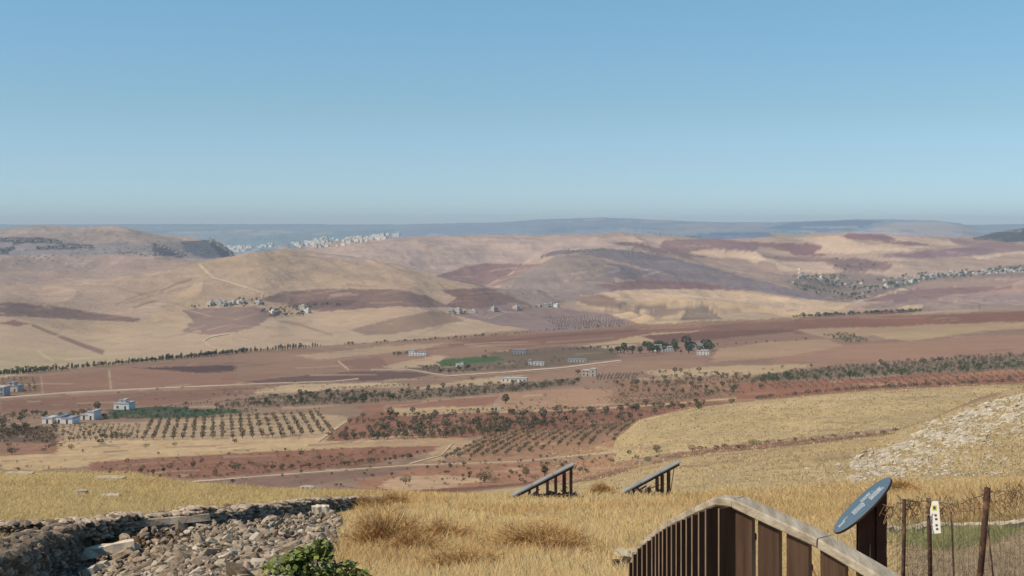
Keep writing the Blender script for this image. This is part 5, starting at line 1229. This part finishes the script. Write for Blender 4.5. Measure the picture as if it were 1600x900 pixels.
# ------------------------------------------------------------------ oval information board
M_ped = ramp_mat('red_brown_steel', (.055, .026, .018), (.095, .048, .034), scale=4, bump=.1, rough=.6)
M_board = ramp_mat('slate_blue_board', (.060, .095, .13), (.085, .125, .165), scale=2, bump=.05, rough=.35)
M_print = ramp_mat('pale_print', (.45, .52, .56), (.6, .66, .70), scale=8, bump=0)
d = 13.2; ctr = W(1348, 790, d); bs = empty('information_board', (ctr.x + .14, ctr.y + .06, G(ctr.x + .14, ctr.y))); tag(bs, 'oval slate-blue information board tilted on a dark brown steel pedestal behind the fence', 'information board'); o0 = bs.location
ax = Vector((.716, .0, .698)); vw = ctr.normalized(); e_ = Vector((-.698, 0, .716)); e_ = (e_ - vw * e_.dot(vw) - ax * e_.dot(ax)).normalized(); nrm = e_ * .975 - vw * .21; nrm = (nrm - ax * nrm.dot(ax)).normalized(); ay = nrm.cross(ax).normalized(); c0 = ctr - o0
Ra, Rb = .405, .39; n = 48
def ell(s, off): return [c0 + ax * (math.cos(2*math.pi*i/n) * Ra * s) + ay * (math.sin(2*math.pi*i/n) * Rb * s) + nrm * off for i in range(n)]
mb = MB(); rs = [ell(.985, .012), ell(1, .008), ell(1, -.008), ell(.985, -.012)]
for k_ in range(4): mb.v += [tuple(p) for p in rs[k_]]
for k_ in range(3):
    for i in range(n): mb.f.append((k_*n + i, k_*n + (i+1) % n, (k_+1)*n + (i+1) % n, (k_+1)*n + i)); mb.m.append(1)
mb.f.append(tuple(range(n))); mb.m.append(0); mb.f.append(tuple(range(3*n, 4*n))[::-1]); mb.m.append(1)
bd = mb.build('board', [M_board, M_iron], bs)
mb = MB(); g = random.Random(4)
ay_s = 1 if ay.y > 0 else -1
def mark(x, y, w_, h_):   # a printed dash lying 1 mm proud of the board
    p = c0 + ax * x + ay * y + nrm * .0135; mb.quad(p, p + ax * w_, p + ax * w_ + ay * h_, p + ay * h_)
for x0, y0, wd, rows_ in ((.02, .06, .12, 6), (-.13, -.10, .15, 9), (.10, -.16, .16, 9), (-.33, -.03, .09, 4), (-.25, .05, .05, 2)):
    for r_ in range(rows_):
        x = x0
        while x < x0 + wd: w_ = g.uniform(.008, .022); mark(x, (y0 + r_ * .022) , w_, .013); x += w_ + .006
mark(.22, -.06, .02, .02); mark(.17, .10, .016, .016); mark(.0, -.12, .018, .018)
mb.build('print', M_print, bd)
# pedestal: two steel plates and a back fin, cut to the slope of the board
def plate(x0, x1, y0, y1):
    m2 = MB(); P = []
    for (x, y) in ((x0, y0), (x1, y0), (x1, y1), (x0, y1)):
        X = ctr.x + x; Y = ctr.y + y
        zt = ctr.z + ( -nrm.x * x - nrm.y * y) / nrm.z - .014; P.append((X, Y, zt))
    m2.hexa([Vector((p[0], p[1], G(p[0], p[1]) - .1)) - o0 for p in P] + [Vector(p) - o0 for p in P]); return m2.build('pedestal_plate', M_ped, bs)
plate(-.045, .125, -.02, .0); plate(.13, .235, -.05, -.03); plate(-.045, .235, .06, .08); plate(.215, .235, -.028, .058)
m2 = MB(); z0_ = G(ctr.x, ctr.y) - o0.z
m2.hexa([Vector((ctr.x + x, ctr.y - .06, z)) - Vector((o0.x, o0.y, 0)) for x, z in ()] or [c0 + Vector(q) for q in ((.05, -.05, -.62), (.075, -.05, -.62), (.075, -.03, -.62), (.05, -.03, -.62), (.062, -.05, -.38), (.068, -.05, -.38), (.068, -.03, -.38), (.062, -.03, -.38))])
m2.build('fin', M_stone_d, bs)

# ------------------------------------------------------------------ wire fence
M_rust = ramp_mat('rusty_iron', (.10, .045, .025), (.22, .11, .06), scale=9, bump=.3, c2=(.05, .035, .03), rough=.8)
M_wire = ramp_mat('dull_wire', (.18, .15, .12), (.32, .27, .22), scale=9, bump=0, rough=.6, metallic=.3)
wf = empty('wire_fence', (3.7, 12, G(3.7, 12))); tag(wf, 'rusty iron post fence with sagging wire netting at the right edge', 'wire fence'); o0 = wf.location
def post(ut, vt, ub, vb, d, r, name='post'):
    top = W(ut, vt, d); bot = W(ub, vb, d); dr = (bot - top); s_ = (G(bot.x, d) - .1 - top.z) / dr.z; bot = top + dr * s_
    mb = MB(); mb.tube([top - o0, top.lerp(bot, .4) + Vector((.003, 0, 0)) - o0, bot - o0], r, 8); return mb.build(name, M_rust, wf, True), top
post(1413, 780, 1411, 892, 12.0, .019); post(1451, 779, 1453, 900, 12.3, .022); post(1543, 762, 1531, 900, 11.6, .030); post(1543, 822, 1551, 900, 11.4, .009, 'brace'); post(1640, 756, 1642, 900, 11.4, .03)
post(1486, 800, 1488, 850, 12.8, .010, 'brace')
key = [(1386, 796, 12.0), (1413, 783, 12.0), (1432, 784, 12.1), (1451, 782, 12.3), (1475, 785, 12.1), (1500, 787, 12.0), (1520, 779, 11.8), (1542, 770, 11.6), (1575, 766, 11.5), (1610, 764, 11.4), (1650, 762, 11.4)]
ku = np.array([k_[0] for k_ in key]); kv = np.array([k_[1] for k_ in key]); kd_ = np.array([k_[2] for k_ in key])
us = np.arange(1386, 1650, 2.0); tops = [W(u, np.interp(u, ku, kv) + rng.normal() * .7, np.interp(u, ku, kd_)) - o0 for u in us]
mb = MB(); mb.tube(tops[::2], .005, 4); mb.build('top_wire', M_wire, wf)
mb = MB(); Hn = 1.15; nr_ = 15; wv = .0016
grid_ = [[tp + Vector((rng.normal() * .004, rng.normal() * .004, -Hn * r_ / nr_)) for r_ in range(nr_ + 1)] for tp in tops[::4]]
def strip(a, b, w_=wv):
    dd = (b - a).normalized(); s_ = Vector((-dd.z, 0, dd.x)) * w_; mb.quad(a - s_, b - s_, b + s_, a + s_)
for i in range(len(grid_)):
    for r_ in range(nr_):
        strip(grid_[i][r_], grid_[i][r_+1])
        if i < len(grid_) - 1: strip(grid_[i][r_], grid_[i+1][r_])
o = mb.build('netting', M_wire, wf); o['kind'] = 'stuff'
mb = MB(); g = random.Random(9)
for i in range(230):   # dead bindweed caught on the top wire
    tp = tops[g.randrange(len(tops))]; a = tp + Vector((0, 0, g.uniform(-.12, .03))); mb.tube([a, a + Vector((g.uniform(-.05, .05), g.uniform(-.02, .02), g.uniform(-.06, .07))), a + Vector((g.uniform(-.09, .09), 0, g.uniform(-.16, .03)))], .0032, 3, cap=False)
M_vine = ramp_mat('dead_creeper', (.18, .11, .06), (.36, .25, .14), scale=6, bump=0)
o = tag(mb.build('dead_vine', M_vine), 'dead brown creeper tangled along the top wire of the iron post fence', 'dead creeper'); o.location = o0; o['kind'] = 'stuff'
# white notice strip tied to the second post
M_sign = ramp_mat('white_plastic', (.72, .72, .70), (.80, .80, .78), scale=3, bump=0, rough=.4); M_yel = ramp_mat('yellow_print', (.62, .60, .06), (.70, .68, .10), scale=3, bump=0); M_ink = ramp_mat('dark_print', (.05, .05, .05), (.10, .10, .10), scale=9, bump=0)
sg = empty('notice_strip', W(1461, 834, 12.1)); tag(sg, 'narrow white plastic notice strip with a yellow square on the second iron post', 'notice'); o1 = sg.location
mb = MB(); pl = [(1457, 783), (1466, 783), (1468, 800), (1470, 833), (1457, 834), (1454, 815), (1453.5, 796)]; dd = 12.1
fr = [W(u, v, dd - (u - 1461) * .006) - o1 for u, v in pl]; k_ = len(fr); mb.v += [tuple(p) for p in fr] + [tuple(p + Vector((0, .004, 0))) for p in fr]
mb.f.append(tuple(range(k_))); mb.m.append(0); mb.f.append(tuple(range(k_, 2*k_))[::-1]); mb.m.append(0)
for i in range(k_): mb.f.append((i, (i+1) % k_, k_ + (i+1) % k_, k_ + i)); mb.m.append(0)
sb = mb.build('strip', M_sign, sg)
def pr(u0, v0, u1, v1, mt, nm_, off=.003, m3=None):
    m3 = MB(); m3.quad(*[W(u, v, dd - (u - 1461) * .006 - off) - o1 for u, v in ((u0, v1), (u1, v1), (u1, v0), (u0, v0))]); m3.build(nm_, mt, sb)
pr(1456.5, 789, 1463.5, 797.5, M_yel, 'yellow_square'); pr(1458, 791, 1462, 796, M_ink, 'black_mark', .005)
for u0, v0 in ((1460, 803.5), (1461, 809.5), (1461.5, 819), (1462.5, 825)): pr(u0, v0, u0 + 3.6, v0 + 3.2, M_ink, 'black_mark')
pr(1456, 807, 1456.8, 818, M_ink, 'black_mark')
# low kerb of pale stones behind the fence
kb = empty('stone_kerb', gp(1385, 836)); tag(kb, 'low kerb of pale stones running across the ground behind the wire fence', 'kerb'); o1 = kb.location
pts = [gp(1325, 843), gp(1385, 838), gp(1480, 829), gp(1560, 829), (gp(1680, 822))]; s = 0; Lt = sum((pts[i+1]-pts[i]).xy.length for i in range(4))
while s < Lt:
    ln = rng.uniform(.35, .75); p, dr = lerp_path(pts, s + ln / 2); mb = MB(); a_ = math.atan2(dr.y, dr.x); j = lambda: rng.uniform(-.02, .02)
    z = G(p.x, p.y); x = ln / 2 - .012
    c_, s_ = math.cos(a_), math.sin(a_); hh = .16 + rng.uniform(-.02, .03)
    P = [(px_ + j(), py_ + j(), pz_ + j() * .6) for pz_ in (-.1, hh) for px_, py_ in ((-x, -.14), (x, -.14), (x, .14), (-x, .14))]
    mb.hexa([Vector((p.x + q[0] * c_ - q[1] * s_, p.y + q[0] * s_ + q[1] * c_, z + q[2])) - o1 for q in P]); mb.build('stone', M_warm, kb); s += ln
# say in every shared label whereabouts in its plot the thing stands
byl = {}
for o in C.objects:
    if o.parent is None and 'group' in o and 'label' in o and 'kind' not in o: byl.setdefault(o['label'], []).append(o)
for lab, L in byl.items():
    if len(L) < 12 or len(lab.split()) > 12: continue
    us_ = [o.location.x / o.location.y for o in L]; vs_ = [-o.location.z / o.location.y for o in L]
    uq = np.quantile(us_, [.17, .33, .5, .67, .83]); vq = np.median(vs_)
    for o, u, v in zip(L, us_, vs_):
        wh = ['at far left', 'left of centre', 'just left of middle', 'just right of middle', 'right of centre', 'at far right'][int(np.searchsorted(uq, u))]
        o['label'] = lab + ', ' + wh + (', nearer' if v > vq and len(lab.split()) < 12 else '')
# ------------------------------------------------------------------ the air
hz = MB(); hz.box(-72000, 72000, -3000, 25000, -520, 130)
mh = bpy.data.materials.new('air'); mh.use_nodes = True; t = mh.node_tree
t.nodes.remove(t.nodes['Principled BSDF']); pv = t.nodes.new('ShaderNodeVolumePrincipled')
pv.inputs['Density'].default_value = SIGMA; pv.inputs['Color'].default_value = (.74, .88, 1.0, 1); pv.inputs['Anisotropy'].default_value = 0.0
t.links.new(pv.outputs[0], t.nodes['Material Output'].inputs['Volume'])
tag(hz.build('haze', mh), kind='stuff')
